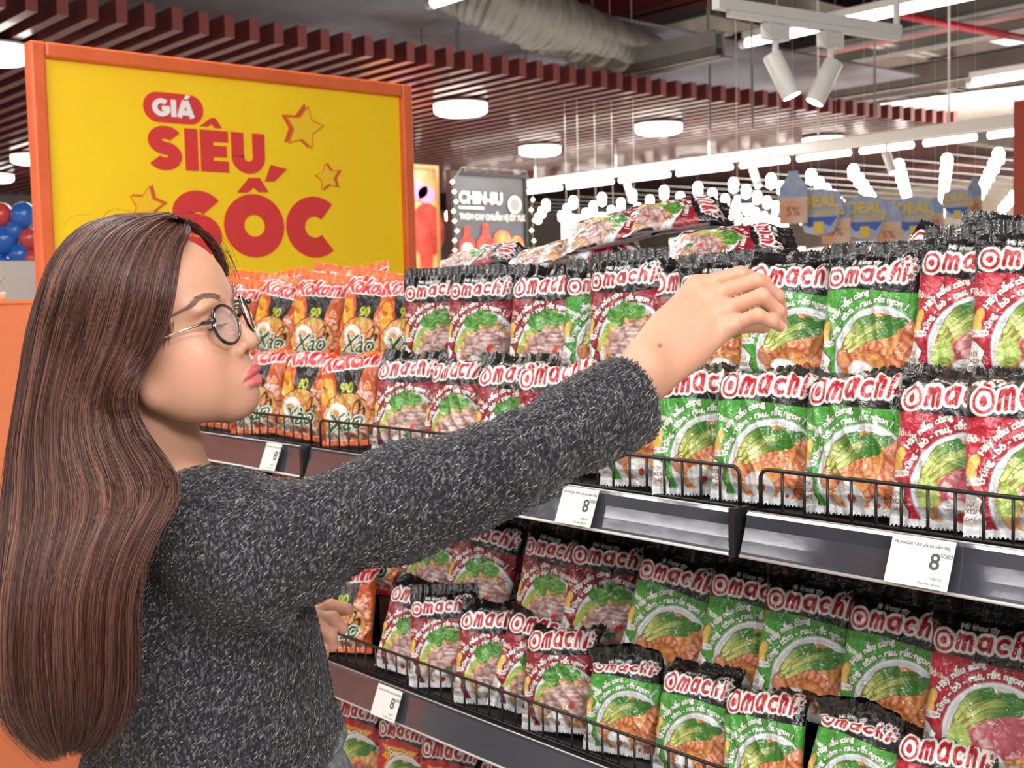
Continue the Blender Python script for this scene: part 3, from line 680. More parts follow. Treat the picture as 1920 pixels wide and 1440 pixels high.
def egg(A, cx, cy, rx, ry, a, ycol='d8452c', yr=.028):
    e, u, v = ell(cx, cy, rx, ry, a); A.put(edge(e - .006), 'b9a49a'); A.mix(edge(e, .012), 'd9d4d2', 'fbfaf8', 1 - .6 * (u * u + v * v) + fbm(15, 8, 2) * .3)
    e2, _, _ = ell(cx + rx * .1, cy - ry * .25, yr * 1.5, yr, 40); A.put(edge(e2), ycol)
def choy(A, y0=0., red=False):
    for i, (x0, yy0, x1, y1, w) in enumerate([(.30, .40, .64, .63, .042), (.31, .42, .74, .68, .046), (.30, .45, .56, .70, .038), (.40, .48, .88, .66, .042), (.36, .38, .80, .58, .034)]):
        d, t = pdist(sline([(x0, yy0 + y0), ((x0 + x1) / 2 - .03, (yy0 + y1) / 2 + .04 + y0), (x1, y1 + y0)], 10))
        ww = w * (.42 + .9 * np.sin(np.clip(t, 0, 1) * 2.7) ** 1.0 * t + .15); n = fbm(20 + i, 30, 2, .5, 1)
        A.put(edge(d - ww - .006), '2c5a1e'); st = np.sin(d / w * 9 + t * 6) * .5 + .5
        m = edge(d - ww); t2 = np.clip(t * 1.6 - .25 + (n - .5) * .6, 0, 1)[..., None]
        c = np.array(lin('d4dc7c')) * (1 - t2) + np.array(lin('3f7f2c')) * t2; c = c * (.75 + .5 * st[..., None] * n[..., None]); A.put(m, c)
def shrimp(A, pts, w, seed=1):
    d, t = pdist(sline(pts, 14)); ww = w * (1.05 - .75 * t ** 1.5); m = edge(d - ww); A.put(edge(d - ww - .005), '9a3a1c')
    s = .5 + .5 * np.sin(t * 46 + d * 20); k = np.clip(1 - d / (ww + 1e-6), 0, 1)
    c = np.array(lin('d4602c'))[None, None] * (1 - s[..., None] * .7) + np.array(lin('f7b888')) * s[..., None] * .7
    c = c * (.65 + .5 * k[..., None]) + .12 * (fbm(seed, 25, 2)[..., None] - .4); A.put(m, np.clip(c, 0, 1))
def base_field(A, c0, c1, sd):
    A.mix(np.ones_like(_gx), c1, c0, fbm(sd, 3, 3)); 
    for k in range(5):                                        # printed plank lines
        x = .05 + .22 * k; A.put(edge(np.abs(_gx - x - .10 * (_gy - .9)) - .003, .003) * (_gy > .5), '173a1a' if c0[1] > c0[0] and c0[2:4] > c0[0:2] else '5c0f18')
def art_shrimp():
    A = Art('4fa83a'); base_field(A, '5bb344', '3f9433', 31); slogan(A, 'trứng - tôm - rau, rất ngon !'); ins = bowl(A)
    shrimp(A, [(.30, .30), (.42, .42), (.58, .44), (.72, .36)], .085, 4); choy(A, -.02); shrimp(A, [(1.0, .56), (.92, .38), (.80, .24), (.68, .18)], .10, 3); shrimp(A, [(1.0, .34), (.93, .18), (.82, .08)], .08, 6)
    egg(A, .50, .17, .15, .105, -20, 'd8452c', .032); egg(A, .74, .10, .08, .05, 30, 'e0552c', .018); badge(A, 0)
    A.put(line_text('Tôm', .075, .0, .76, .003, -14), 'f2f0e0'); A.put(line_text('càng', .045, .12, .74, .001, -14), 'f2f0e0')
    header(A); return A.c
def art_beef():
    A = Art('c22538'); base_field(A, 'c8263c', 'a81c30', 33); slogan(A, 'trứng - bò - rau, rất ngon !'); bowl(A, ('e6b27a', 'c07840')); choy(A, .0)
    d1, d2, ix = worley(7, 26, .3, 1.1, .1, .6, 1.3); e, u, v = ell(.72, .36, .30, .17, 15); r = np.random.RandomState(2).rand(40)
    A.mix(edge(e + .03 * (fbm(2, 8) - .5), .01), '7e1f30', 'd2697a', (1 - (d2 - d1) * 4) * .4 + r[ix] * .5 + .4 * (fbm(3, 30, 2) - .4))
    A.mix(edge(e + .01, .01) * (fbm(8, 14, 3) > .60), 'a83a48', 'f0c9c4', fbm(9, 30, 2))
    e, u, v = ell(.34, .27, .10, .12, 10); A.mix(edge(e + .05 * (fbm(4, 22, 2) - .5), .01), '7da53a', 'd9e58a', fbm(6, 40, 2))
    egg(A, .58, .13, .15, .11, -10, 'd8402c', .04); egg(A, .80, .12, .06, .04, 10, 'c73c2a', .02); badge(A, 0)
    A.put(line_text('Bò', .085, .0, .76, .003, -10), 'f6e4dc'); A.put(line_text('hầm', .045, .10, .75, .001, -10), 'f6e4dc')
    header(A, 1.); return A.c
def art_pork():
    A = Art('8e1626'); base_field(A, 'a01c30', '7c1220', 35); slogan(A, 'trứng - thịt - rau, rất ngon !'); bowl(A, ('e0b489', 'a8703f'))
    d, t = pdist(sline([(.2, .3), (.3, .5), (.45, .62)], 10)); A.mix(edge(d - .035), 'b9c85a', '7ba63a', t)
    for i, (x, y, r_) in enumerate([(.40, .66, .11), (.52, .72, .12), (.64, .70, .11), (.74, .68, .09), (.48, .62, .09)]):
        e, u, v = ell(x, y, r_, r_ * .75, 20 * i); A.mix(edge(e + .03 * (fbm(40 + i, 12, 2) - .5), .008), '2f6a22', '6cae48', fbm(44 + i, 16, 2) * 1.2 - .1 + .25 * np.sin(u * 9 + v * 5))
    d1, d2, ix = worley(11, 30, .25, 1.1, .08, .62, 1.25); e, u, v = ell(.66, .36, .36, .20, 8); r = np.random.RandomState(4).rand(40)
    A.mix(edge(e + .04 * (fbm(50, 7) - .5), .01), '8d5f58', 'e3c6c0', np.clip((d2 - d1) * 12, 0, 1) * .6 + r[ix] * .35 + .25 * np.sin(_gy * 120 + 10 * fbm(51, 6)) * (r[ix] > .5))
    e, u, v = ell(.72, .33, .06, .035, 50); A.put(edge(e, .01), 'd24a3a'); e, u, v = ell(.62, .24, .07, .03, 20); A.put(edge(e, .01) * (fbm(60, 20) > .4), '3c7a30')
    A.put(edge(star_d(.88, .60, .075, 10, 8, .35), .006), '5a2f22'); A.put(edge(star_d(.88, .60, .055, 10, 8, .25), .006), 'a8745c')
    egg(A, .50, .13, .13, .10, -15, 'd8402c', .03); badge(A, 0)
    A.put(line_text('Sườn', .07, .0, .76, .003, -10), 'f2dcd2'); A.put(line_text('heo', .045, .02, .71, .001, -10), 'f2dcd2')
    header(A, 2.); return A.c
def art_kokomi(main='e2662a', dark='b8481a', panel='1c1a18', noodle=('f0b35e', 'c06a2a'), num='b6c23a'):
    A = Art(main); A.mix(np.ones_like(_gx), dark, main, fbm(70, 4, 3))
    q = [(.28, 1.06), (.80, 1.06), (.66, .60), (.36, .60)]; A.put(tri_mask([(q[0], q[1], q[2]), (q[0], q[2], q[3])]), panel)
    q = [(.0, .92), (.22, .92), (.33, .62), (.10, .55)]; A.mix(tri_mask([(q[0], q[1], q[2]), (q[0], q[2], q[3])]), 'e88a1c', 'f5b52e', fbm(72, 10, 2))
    A.put(line_text('TO', .09, .05, .76, .003, -20), '2a1a10')
    m = line_text('90', .20, .40, .70, .008, 6, shear=.2); A.put(dilate(m, .008), '28301a'); A.put(m, num)
    A.put(line_text('HẢI SẢN', .058, .70, .70, .002, -8), 'f7ede0'); A.put(line_text('SA TẾ', .058, .72, .64, .002, -8), 'f7ede0')
    e = star_d(.85, .80, .06, 90, 3, .5); A.put(edge(np.abs(e) - .006), 'f7ede0'); A.put(edge(star_d(.85, .79, .04, 90, 5, .6)), 'f2a030')
    d = np.hypot((_gx - .52) * .92, (_gy - .34) * 1.06); A.put(edge(d - .40), '2a211c')
    w = fbm(73, 5, 3); n = np.sin(_gx * 70 + w * 34) * .5 + .5; A.mix(edge(d - .385), noodle[1], noodle[0], n * .8 + .2 * fbm(74, 20, 2))
    for i, (x, y) in enumerate(((.45, .64), (.58, .62), (.70, .46))): e, u, v = ell(x, y, .05, .02, 30 * i); A.put(edge(e), '8fb83c')
    e, u, v = ell(.34, .42, .17, .15, 20); A.put(edge(e), 'f4efe8'); e, u, v = ell(.33, .40, .085, .08, 0); A.mix(edge(e), 'd9752a', 'f6b860', 1 - np.hypot(u + .3, v - .3) * .7)
    for i, (x, y, a) in enumerate(((.70, .50, 70), (.76, .40, 60), (.60, .30, 20))):
        e, u, v = ell(x, y, .13, .055, a); A.put(edge(e), '1a1618'); e, u, v = ell(x - .012, y, .085, .03, a); A.put(edge(e), 'e08a3c')
    shrimp(A, [(.92, .60), (.97, .42), (.88, .26), (.76, .22)], .05, 8)
    e, u, v = ell(.52, .11, .42, .13, 0); A.put(edge(e + .02 * fbm(76, 9)) * .9, 'e8ddd0'); A.put(edge(e + .03) * (fbm(77, 16, 3) > .5), 'c8643c')
    m = line_text('Xào', .36, .20, .15, .006, 8, shear=.35); A.put(dilate(m, .022), '2a2a26'); A.put(dilate(m, .016), 'f4f2ea'); A.put(m, '28622e')
    m = line_text('Kokomi', .29, .03, 1.02, .013, 4, shear=.3); A.put(dilate(m, .018), 'f6efe8'); A.put(m, 'cf2330')
    return A.c
def art_special():
    A = Art('c4202c'); A.mix(np.ones_like(_gx), '9e1620', 'd02a34', fbm(80, 4, 3)); A.put(edge(.88 + .08 * np.sin(_gx * 3.14) - _gy), '1a1416')
    e = star_d(.5, .78, .36, 90, 14, .7); A.put(edge(e) * (_gy < .86), 'f0a82c'); m = line_text('Special', .15, .26, .74, .005, 0); A.put(dilate(m, .012), '6a1418'); A.put(m, 'f7e6b0')
    ins = bowl(A, ('f0c27a', 'c87838')); choy(A, -.02); e, u, v = ell(.70, .30, .2, .13, 10); d1, d2, ix = worley(17, 20, .4, 1, .1, .5); A.mix(edge(e), '8a3a2c', 'e09a7c', d1 * 9)
    egg(A, .5, .16, .11, .08, 0, 'f0a02c', .04)
    dO, d, ds = _LOGO; q = np.minimum(dO - .088, d - .024); A.put(edge(q - .02), 'f3efec'); A.put(edge(dO - .088), 'b01a26'); A.put(edge(np.abs(dO - .046) - .015), 'f6f2ee'); A.put(edge(d - .022), 'b01a26')
    return A.c
ART = {'shrimp': art_shrimp(), 'beef': art_beef(), 'pork': art_pork(), 'kokomi': art_kokomi(), 'kokomi_red': art_kokomi('cc1f2a', 'a01620', '5a1418'), 'special': art_special()}
EDGE = {'shrimp': '4fa03c', 'beef': 'a81c30', 'pork': '86152a', 'kokomi': 'dd6228', 'kokomi_red': 'c01c28', 'special': 'b81c28'}
SEAL = {'shrimp': '121113', 'beef': '121113', 'pork': '121113', 'special': '121113', 'kokomi': 'd85c22', 'kokomi_red': 'c01c28'}

# foil with the print in it
m_foil = bpy.data.materials.new('printed_foil'); m_foil.use_nodes = True
_b = m_foil.node_tree.nodes['Principled BSDF']; _N = m_foil.node_tree.nodes; _L = m_foil.node_tree.links
_a = _N.new('ShaderNodeAttribute'); _a.attribute_name = 'Col'; _L.new(_a.outputs['Color'], _b.inputs['Base Color'])
_b.inputs['Roughness'].default_value = .38; _b.inputs['Coat Weight'].default_value = 1.; _b.inputs['Coat Roughness'].default_value = .05; _b.inputs['Specular IOR Level'].default_value = .25
_t = _N.new('ShaderNodeTexCoord'); _nz = _N.new('ShaderNodeTexNoise'); _nz.inputs['Scale'].default_value = 55; _nz.inputs['Detail'].default_value = 3; _nz.inputs['Distortion'].default_value = 1.2
_nr = _N.new('ShaderNodeMath'); _nr.operation = 'ABSOLUTE'; _ns = _N.new('ShaderNodeMath'); _ns.operation = 'SUBTRACT'; _ns.inputs[1].default_value = .5
_L.new(_t.outputs['Object'], _nz.inputs['Vector']); _L.new(_nz.outputs['Fac'], _ns.inputs[0]); _L.new(_ns.outputs[0], _nr.inputs[0])
_bp = _N.new('ShaderNodeBump'); _bp.inputs['Strength'].default_value = .62; _bp.inputs['Distance'].default_value = .006
_L.new(_nr.outputs[0], _bp.inputs['Height']); _L.new(_bp.outputs[0], _b.inputs['Normal']); _L.new(_bp.outputs[0], _b.inputs['Coat Normal'])

PKW, PKH = .142, .199
def packet_mesh(design, seed, fold=0., crumple=1.):
    """body, top seal, bottom seal: three meshes of one pillow bag; fold = how far the header droops back (+) or forward (-), degrees"""
    r = np.random.RandomState(seed); nx, ny = 132, 170
    U_, V_ = np.meshgrid(np.linspace(0, 1, nx), np.linspace(0, 1, ny))
    def noise(fx, fy, k, ph):
        out = 0
        for _ in range(k):
            a, b, c = r.uniform(-1, 1) * fx, r.uniform(-1, 1) * fy, r.uniform(0, 6.28); out = out + np.sin(U_ * a + V_ * b + c) / k ** .5
        return out
    x = (U_ - .5) * 2; s0, s1 = .055, .075
    vv = np.clip((V_ - s0) / (1 - s0 - s1), 0, 1); body = np.clip(1 - np.abs(2 * (vv - .46) / 1.0) ** 3.2 * np.where(vv > .46, .78, 1.15), 0, 1) ** .75
    body = np.where((V_ < s0) | (V_ > 1 - s1), 0, body); body *= np.clip(vv * 14, 0, 1) * np.clip((1 - vv) * 9, 0, 1) ** .8
    side = np.clip(1 - np.abs(x) ** 5, 0, 1) ** .55
    th = .0165 * body * side
    near = np.exp(-((vv - 1) / .22) ** 2) + .8 * np.exp(-(vv / .16) ** 2); pleat = np.abs(noise(40, 8, 5, 0)) * .0052 * near
    ridge = (1 - np.abs(noise(26, 20, 4, 0))) * .0030 * crumple + (1 - np.abs(noise(60, 44, 5, 0))) * .0009 * crumple
    w2 = PKW / 2 * (1 - .06 * body * (1 - .3 * np.abs(x)))
    X = x * w2 + noise(4, 9, 2, 0) * .0012; Z = V_ * PKH
    top_zig = np.where(V_ > .999, .0011 * np.sign(np.sin(U_ * 180)), 0); bot_zig = np.where(V_ < .001, -.0011 * np.sign(np.sin(U_ * 180)), 0); Z = Z + top_zig + bot_zig
    mid = noise(7, 5, 3, 0) * .0022 * (near + .15) * crumple + noise(20, 3, 3, 0) * .0013 * near * crumple
    yf = -(th + pleat * side + ridge * np.clip(body * 3, 0, 1)) + mid - .0004; yb = (th * .9 + pleat * .6 * side) + mid + .0004
    def bend(Y, Z):
        z0 = PKH * (.80 if abs(fold) < 20 else .72); a = math.radians(fold); L = .03; t = np.clip((Z - z0) / L, 0, 1); ang = a * t * t * (3 - 2 * t) * (1 + .25 * np.sin(U_ * 5 + seed))
        dz = np.gradient(Z, axis=0); Zc, Yc = Z.copy(), np.zeros_like(Z)
        Zc = Z[0:1] + np.concatenate([np.zeros((1, nx)), np.cumsum(np.cos(ang[1:]) * np.diff(Z, axis=0), 0)]); Yc = np.concatenate([np.zeros((1, nx)), np.cumsum(np.sin(ang[1:]) * np.diff(Z, axis=0), 0)])
        return Y * np.cos(ang) + Yc, Zc - Y * np.sin(ang)
    (YF, ZF), (YB, ZB) = bend(yf, Z), bend(yb, Z)
    art = ART[design]; iy = np.clip((V_ * (AH - 1)), 0, AH - 1); ix = U_ * (AW - 1); i0, j0 = iy.astype(int), ix.astype(int); i1, j1 = np.minimum(i0 + 1, AH - 1), np.minimum(j0 + 1, AW - 1)
    fy, fx = (iy - i0)[..., None], (ix - j0)[..., None]
    C_ = (art[i0, j0] * (1 - fx) + art[i0, j1] * fx) * (1 - fy) + (art[i1, j0] * (1 - fx) + art[i1, j1] * fx) * fy
    C_ = C_ * .84
    sl = np.array(lin(SEAL[design])); hd = (V_ > 1 - s1)[..., None]; C_ = np.where(hd, sl * (1 + .5 * (np.sin(V_ * 900) > 0)[..., None]), C_)
    lo = (V_ < s0 * .8)[..., None]; C_ = np.where(lo, np.array(lin('c9ccd0' if design not in ('kokomi', 'kokomi_red') else EDGE[design])), C_)
    CB = np.zeros_like(C_); CB[:] = lin('c3c5c9'); CB = np.where((V_ > .74)[..., None] & (SEAL[design] == '121113'), np.array(lin('141316')), CB); sidecol = np.array(lin(EDGE[design])); CB = np.where((np.abs(x) > .86)[..., None] & (V_ < .76)[..., None], sidecol * .5 + .3, CB)
    rt, rb = int(ny * (1 - s1)), int(ny * s0)
    out = []
    for nm, a, b in (('body', rb, rt), ('top_seal', rt, ny - 1), ('bottom_seal', 0, rb)):
        st = 1; m = b - a + 1
        f = np.stack([X[a:b + 1], YF[a:b + 1], ZF[a:b + 1]], -1).reshape(-1, 3); k = np.arange(0, nx, 4); k[-1] = nx - 1; bk = np.stack([X[a:b + 1][:, k], YB[a:b + 1][:, k], ZB[a:b + 1][:, k]], -1).reshape(-1, 3)
        V = np.concatenate([f, bk]); col = np.concatenate([C_[a:b + 1].reshape(-1, 3), CB[a:b + 1][:, k].reshape(-1, 3)])
        g = np.arange(m * nx).reshape(m, nx); q1 = np.stack([g[:-1, :-1], g[:-1, 1:], g[1:, 1:], g[1:, :-1]], -1).reshape(-1, 4)
        h = m * nx + np.arange(m * len(k)).reshape(m, len(k)); q2 = np.stack([h[:-1, :-1], h[1:, :-1], h[1:, 1:], h[:-1, 1:]], -1).reshape(-1, 4)
        qs = [q1, q2]
        for j, jj in ((0, 0), (nx - 1, len(k) - 1)):          # close the sides
            s_ = np.stack([g[:-1, j], g[1:, j], h[1:, jj], h[:-1, jj]], -1); qs.append(s_ if j == 0 else s_[:, ::-1])
        o = np_mesh('noodle_packet' if nm == 'body' else nm, V, np.concatenate(qs), m_foil, col=col); SC.collection.objects.unlink(o); out.append(o)
    out[1].parent = out[0]; out[2].parent = out[0]
    return out
_PK = {}
def packet(design, variant, loc, yaw, lean, roll, label, group=None, sc=1., flat=None):
    """copies a packet (body + two seals) to its place; loc = middle of its bottom edge"""
    if (design, variant) not in _PK: _PK[(design, variant)] = packet_mesh(design, 7 + 13 * variant + len(design), *[(6, .9), (30, 1.2), (56, 1.5), (-48, 1.3), (80, 1.7)][variant])
    p = [o.copy() for o in _PK[(design, variant)]]
    for o in p: SC.collection.objects.link(o)
    p[1].parent = p[0]; p[2].parent = p[0]
    M = Matrix.Translation(Vector(tuple(map(float, loc)))) @ Matrix.Rotation(math.radians(yaw), 4, 'Z') @ Matrix.Rotation(math.radians(-lean), 4, 'X') @ Matrix.Rotation(math.radians(roll), 4, 'Y') @ Matrix.Scale(sc, 4)
    if flat is not None: M = Matrix.Translation(Vector(tuple(map(float, loc)))) @ flat
    p[0].matrix_world = M
    tag(p[0], label, 'noodle packet', group); return p[0]
# ------------------------------------------------------------------ the gondola shelf
YF = 1.253                                            # front face of the price rails
m_shelf = mat('shelf_black', '1b1b1d', .45)
m_rail = mat('rail_plastic', '4c4d56', .12, metal=.3, coat=1., vary=('3a3b44', 3), bump=.10, bscale=14)
m_raillip = mat('rail_lip', 'c6c4c0', .2, coat=.6)
m_wire = mat('wire_black', '171517', .38)
m_card = mat('price_card', 'dcdad8', .55)
m_ink = mat('card_ink', '4a4a50', .6)
UN = [(-3.06, -2.055), (-2.045, -.995), (-.985, .02)]
where = {1.217: 'upper', .801: 'middle', .385: 'lowest'}
unit = ['far left', 'middle', 'nearest']
def price_card(X, z, s, label, w=.07, h=.052):
    t = tag(empty('price_card', (X, YF - .0135, z)), label, 'price card')
    t.rotation_euler = (math.radians(-22), 0, 0)
    MB().box((-w / 2, -.001, -h - .002), (w / 2, 0, .002)).build('card', m_card, t)
    b = MB()
    def T(s_, sz, x, zz, bd=.0, al='LEFT'): text_obj(b, s_, sz, (x, -.0014, zz), (1, 0, 0), (0, 0, 1), bd, al)
    T('8', .026, .012, -.032, .0004); T('500đ', .007, .024, -.018)
    T(s, .0052, -w / 2 + .004, -.008); T('HSD: 01', .0042, w / 2 - .022, -.044); T('Thân thiện, tiết kiệm', .0032, w / 2 - .036, -.050)
    b.build('lettering', m_ink, t)
def wire_fence(X0, X1, z, label):
    f = tag(empty('wire_fence', (X0, YF + .012, z)), label, 'wire fence')
    L = X1 - X0; n = int(round(L / .0335)); h = .053
    r = .012; top = [(0.0, 0, 0)] + [(0, 0, h - r)] + [(r - r * math.cos(a), 0, h - r + r * math.sin(a)) for a in np.linspace(0, math.pi / 2, 6)][1:] + [(L - r + r * math.sin(a), 0, h - r + r * math.cos(a)) for a in np.linspace(0, math.pi / 2, 6)] + [(L, 0, 0)]
    MB().tube(top, .0027, 8).build('top_wire', m_wire, f, True)
    b = MB(); b.tube([(0, 0, .0), (L, 0, .0)], .0023, 8); b.build('bottom_wire', m_wire, f, True)
    MB().tube([(0, .012, -.002), (L, .012, -.002)], .002, 8).build('inner_wire', m_wire, f, True)
    for i in range(1, n):
        x = L * i / n; MB().tube([(x, .0, h), (x, 0, .0), (x, .012, -.0035)], .0019, 6).build('upright_wire', m_wire, f, True)
for k, (x0, x1) in enumerate(UN):
    L0 = x1 - x0
    g = tag(empty('gondola_shelving', (x0, YF, 0)), 'black gondola shelving, %s bay of the aisle' % unit[k], 'shelving')
    MB().box((0, .467, 0), (L0, .49, 1.40)).build('back_panel', m_shelf, g)
    MB().box((0.002, .04, 0), (L0 - .002, .467, .12)).build('plinth', m_shelf, g)
    for x in (0, L0 - .02): MB().box((x, .45, 0), (x + .02, .467, 1.40)).build('upright', m_shelf, g)
    for zt in (1.217, .801, .385):
        s = MB().box((.002, .0, zt - .03), (L0 - .002, .449, zt - .002)).build('shelf_panel', m_shelf, g)
        prof = [(.002, -.001), (-.004, .0005), (-.0075, -.004), (-.0105, -.02), (-.016, -.036), (-.021, -.050), (-.0235, -.0555), (-.018, -.057), (-.012, -.046), (-.004, -.02)]
        b = MB(); L = L0 - .008; n = len(prof)
        vs = [(x, y, z + zt) for x in (.004, .004 + L) for y, z in prof]
        b.add(vs, [(i, (i + 1) % n, n + (i + 1) % n, n + i) for i in range(n)] + [tuple(range(n))[::-1], tuple(range(n, 2 * n))]); b.build('price_rail', m_rail, s)
        MB().tube([(.004, -.0225, zt - .0555), (.004 + L, -.0225, zt - .0555)], .0022, 8).build('rail_lip', m_raillip, s, True)
        MB().tube([(.004, -.004, zt + .0005), (.004 + L, -.004, zt + .0005)], .0012, 6).build('rail_edge', m_raillip, s, True)
        MB().box((L0 - .006, -.02, zt - .06), (L0 + .004, .012, zt + .004)).build('rail_end', m_shelf, s)
        if zt > .5: wire_fence(x0 + .012, x1 - .012, zt + .001, 'black wire fence along the front of the %s shelf, %s bay' % (where[zt], unit[k]))
TXT = 'MÌ KHOAI TÂY sốt bò hầm 80g'
price_card(on_y(1745, 1040, YF)[0], 1.216, TXT, 'white price card with a large 8 at the right end of the upper rail', .078)
price_card(on_y(1103, 940, YF)[0], 1.216, TXT, 'white price card with an 8 below the sleeve, middle of the upper rail', .074)
price_card(on_y(735, 885, YF)[0], 1.216, TXT, 'white price card with an 8 just above the upper arm', .074)
price_card(on_y(527, 855, YF)[0], 1.216, TXT, 'faded white price card on the upper rail below the chin', .06)
price_card(on_y(745, 1325, YF)[0], .800, TXT, 'glare covered price card on the rail beside the jumper hem', .074)
for zt, h, d in ((1.215, .142, 1.40), (.799, .103, 1.385)):
    for k, (x0, x1) in enumerate(UN):
        tag(MB().box((x0 + .02, d, zt), (x1 - .02, 1.70, zt + h)).build('display_riser', m_shelf), 'black riser box hidden behind the front packets on the %s shelf, %s bay' % ('upper' if zt > 1 else 'middle', unit[k]), 'riser')

# ------------------------------------------------------------------ the packets
Gs = {'shrimp': 'green shrimp noodle packets', 'beef': 'crimson beef noodle packets', 'pork': 'dark red pork noodle packets', 'kokomi': 'orange fried noodle packets', 'kokomi_red': 'red fried noodle packets', 'special': 'red and yellow special noodle packets'}
DN = {'shrimp': 'green shrimp', 'beef': 'crimson beef', 'pork': 'dark red pork', 'kokomi': 'orange fried', 'kokomi_red': 'red fried', 'special': 'red and yellow'}
_jr = random.Random(21)
def row(items, yb, zb, lean, sc=1.):
    for (d, v, px, py, yaw, roll, dz, dy, lb) in items:
        yaw += _jr.uniform(-9, 9); roll += _jr.uniform(-4, 4); dz += abs(roll) * .0006
        p = on_y(px, py, yb + .012); packet(d, v, (p[0], yb + dy, zb + dz), yaw, lean, roll, lb, Gs[d], sc)
# px,py: where the middle of the packet shows; they stand on the shelf, turned a little towards the camera side
R1 = [('kokomi', 0, 415, 800, 20, 2, 0, 0, 'orange noodle packet in the upper front row, lowest under the chin'),
      ('kokomi', 2, 490, 770, 22, -2, 0, 0, 'orange noodle packet just right of the chin in the front row'),
      ('kokomi', 4, 570, 770, 20, 3, 0, 0, 'orange noodle packet with folded top over the first price card'),
      ('kokomi', 2, 662, 770, 16, -3, 0, 0, 'orange noodle packet beside the leftmost red packet, front row'),
      ('pork', 1, 762, 770, 20, 2, 0, 0, 'dark red noodle packet next to the orange ones in the front row'),
      ('pork', 2, 858, 765, 14, -1, 0, -.004, 'dark red noodle packet with drooping black top, second in front row'),
      ('pork', 1, 965, 790, 20, 2, 0, 0, 'dark red noodle packet partly behind the top of the sleeve'),
      ('pork', 4, 1060, 790, 22, -2, 0, 0, 'dark red noodle packet showing only its black top over the sleeve'),
      ('shrimp', 1, 1215, 800, 24, 2, 0, 0, 'green noodle packet half covered by the cuff'),
      ('shrimp', 2, 1325, 810, 26, -2, 0, 0, 'green noodle packet first right of the cuff, front row'),
      ('shrimp', 2, 1440, 810, 14, 1, 0, -.006, 'green noodle packet above the joint of the two wire fences'),
      ('shrimp', 2, 1613, 850, 12, -2, 0, -.004, 'green noodle packet left of the large crimson one, front row'),
      ('beef', 1, 1795, 850, 12, 3, 0, -.006, 'crimson beef noodle packet in front row above the largest price card'),
      ('beef', 2, 1945, 860, 14, 0, 0, 0, 'crimson noodle packet cut off at the right edge, upper front row')]
row(R1, 1.300, 1.219, 13)
R2 = [('kokomi', 0, 425, 640, 22, 6, 0, .02, 'orange noodle packet hidden behind the glasses'),
      ('kokomi', 1, 512, 625, 24, 12, 0, 0, 'orange upright noodle packet next to the nose'),
      ('kokomi', 0, 590, 620, 22, 8, 0, 0, 'orange upright noodle packet second right of the nose'),
      ('kokomi', 0, 690, 618, 18, 10, 0, -.012, 'largest orange noodle packet tilted to the right, upper tier'),
      ('kokomi', 1, 752, 610, 26, 6, 0, .02, 'orange noodle packet mostly behind the large tilted one'),
      ('pork', 0, 818, 600, 20, 0, 0, .012, 'dark red noodle packet first right of the upper orange ones'),
      ('pork', 0, 908, 600, 14, 3, 0, -.004, 'dark red noodle packet second in the upper tier'),
      ('pork', 1, 1030, 590, 12, -2, 0, -.004, 'dark red noodle packet third in the upper tier with glossy black top'),
      ('shrimp', 0, 1110, 590, 26, 0, 0, .03, 'green noodle packet peeping out between two dark red packets'),
      ('pork', 0, 1190, 580, 10, -4, .01, -.01, 'dark red noodle packet left of the wrist with stars on its top'),
      ('pork', 1, 1285, 580, 22, 0, 0, .015, 'dark red noodle packet behind the back of the hand'),
      ('shrimp', 0, 1370, 590, 18, 0, 0, .0, 'green noodle packet behind the knuckles'),
      ('shrimp', 1, 1482, 590, 16, 1, 0, 0, 'green noodle packet right at the fingertips'),
      ('shrimp', 0, 1640, 590, 6, 2, .002, -.008, 'green noodle packet in full view right of the fingers'),
      ('beef', 0, 1822, 580, 8, 5, .012, -.012, 'crimson beef noodle packet, tallest in the upper tier at the right'),
      ('beef', 0, 1945, 570, 8, 3, .016, -.008, 'crimson noodle packet cut off at the right edge, upper tier')]
row(R2, 1.405, 1.362, 8)
# filling rows a hand's breadth further back
R3 = [('kokomi', k % 2, 460 + 78 * k, 560, 20, 9 * (-1) ** k, .02, 0, 'orange packet top in the upper back row, %s' % w) for k, w in enumerate(['just behind the glasses', 'first right of the glasses', 'below the big red C', 'near the corner of the sign'])]
R3 += [('pork', v, px, 520, yw, rl, dz, dy, lb) for v, px, yw, rl, dz, dy, lb in [
      (0, 800, 10, 3, .0, 0, 'black top of a packet in the back row, first after the orange ones'), (1, 880, 8, -3, .01, 0, 'black packet top in the back row below the dark poster'), (2, 975, 0, 2, .015, 0, 'black packet top in the back row right of the dark poster'),
      (1, 1080, 4, -2, .01, 0, 'black packet top in the back row under the flat red packets'), (2, 1235, 0, 3, .005, 0, 'black packet top in the back row left of the hand'), (0, 1350, 4, 0, .0, 0, 'black packet top in the back row above the hand')]]
R3 += [('shrimp', v, px, 490, 0, rl, dz, 0, lb) for v, px, rl, dz, lb in [(2, 1440, 2, .002, 'black packet top behind the fingertips, back row'), (1, 1560, -2, .006, 'black packet top between the two front green ones, back row'), (2, 1680, 2, .0, 'black packet top behind the fully visible green packet')]]
R3 += [('beef', 2, 1770, 440, 0, 4, .035, 0, 'black packet top behind the tallest crimson packet'), ('beef', 1, 1880, 420, 0, -2, .04, 0, 'black packet top in the back row at the right edge')]
row(R3, 1.52, 1.362, 4)
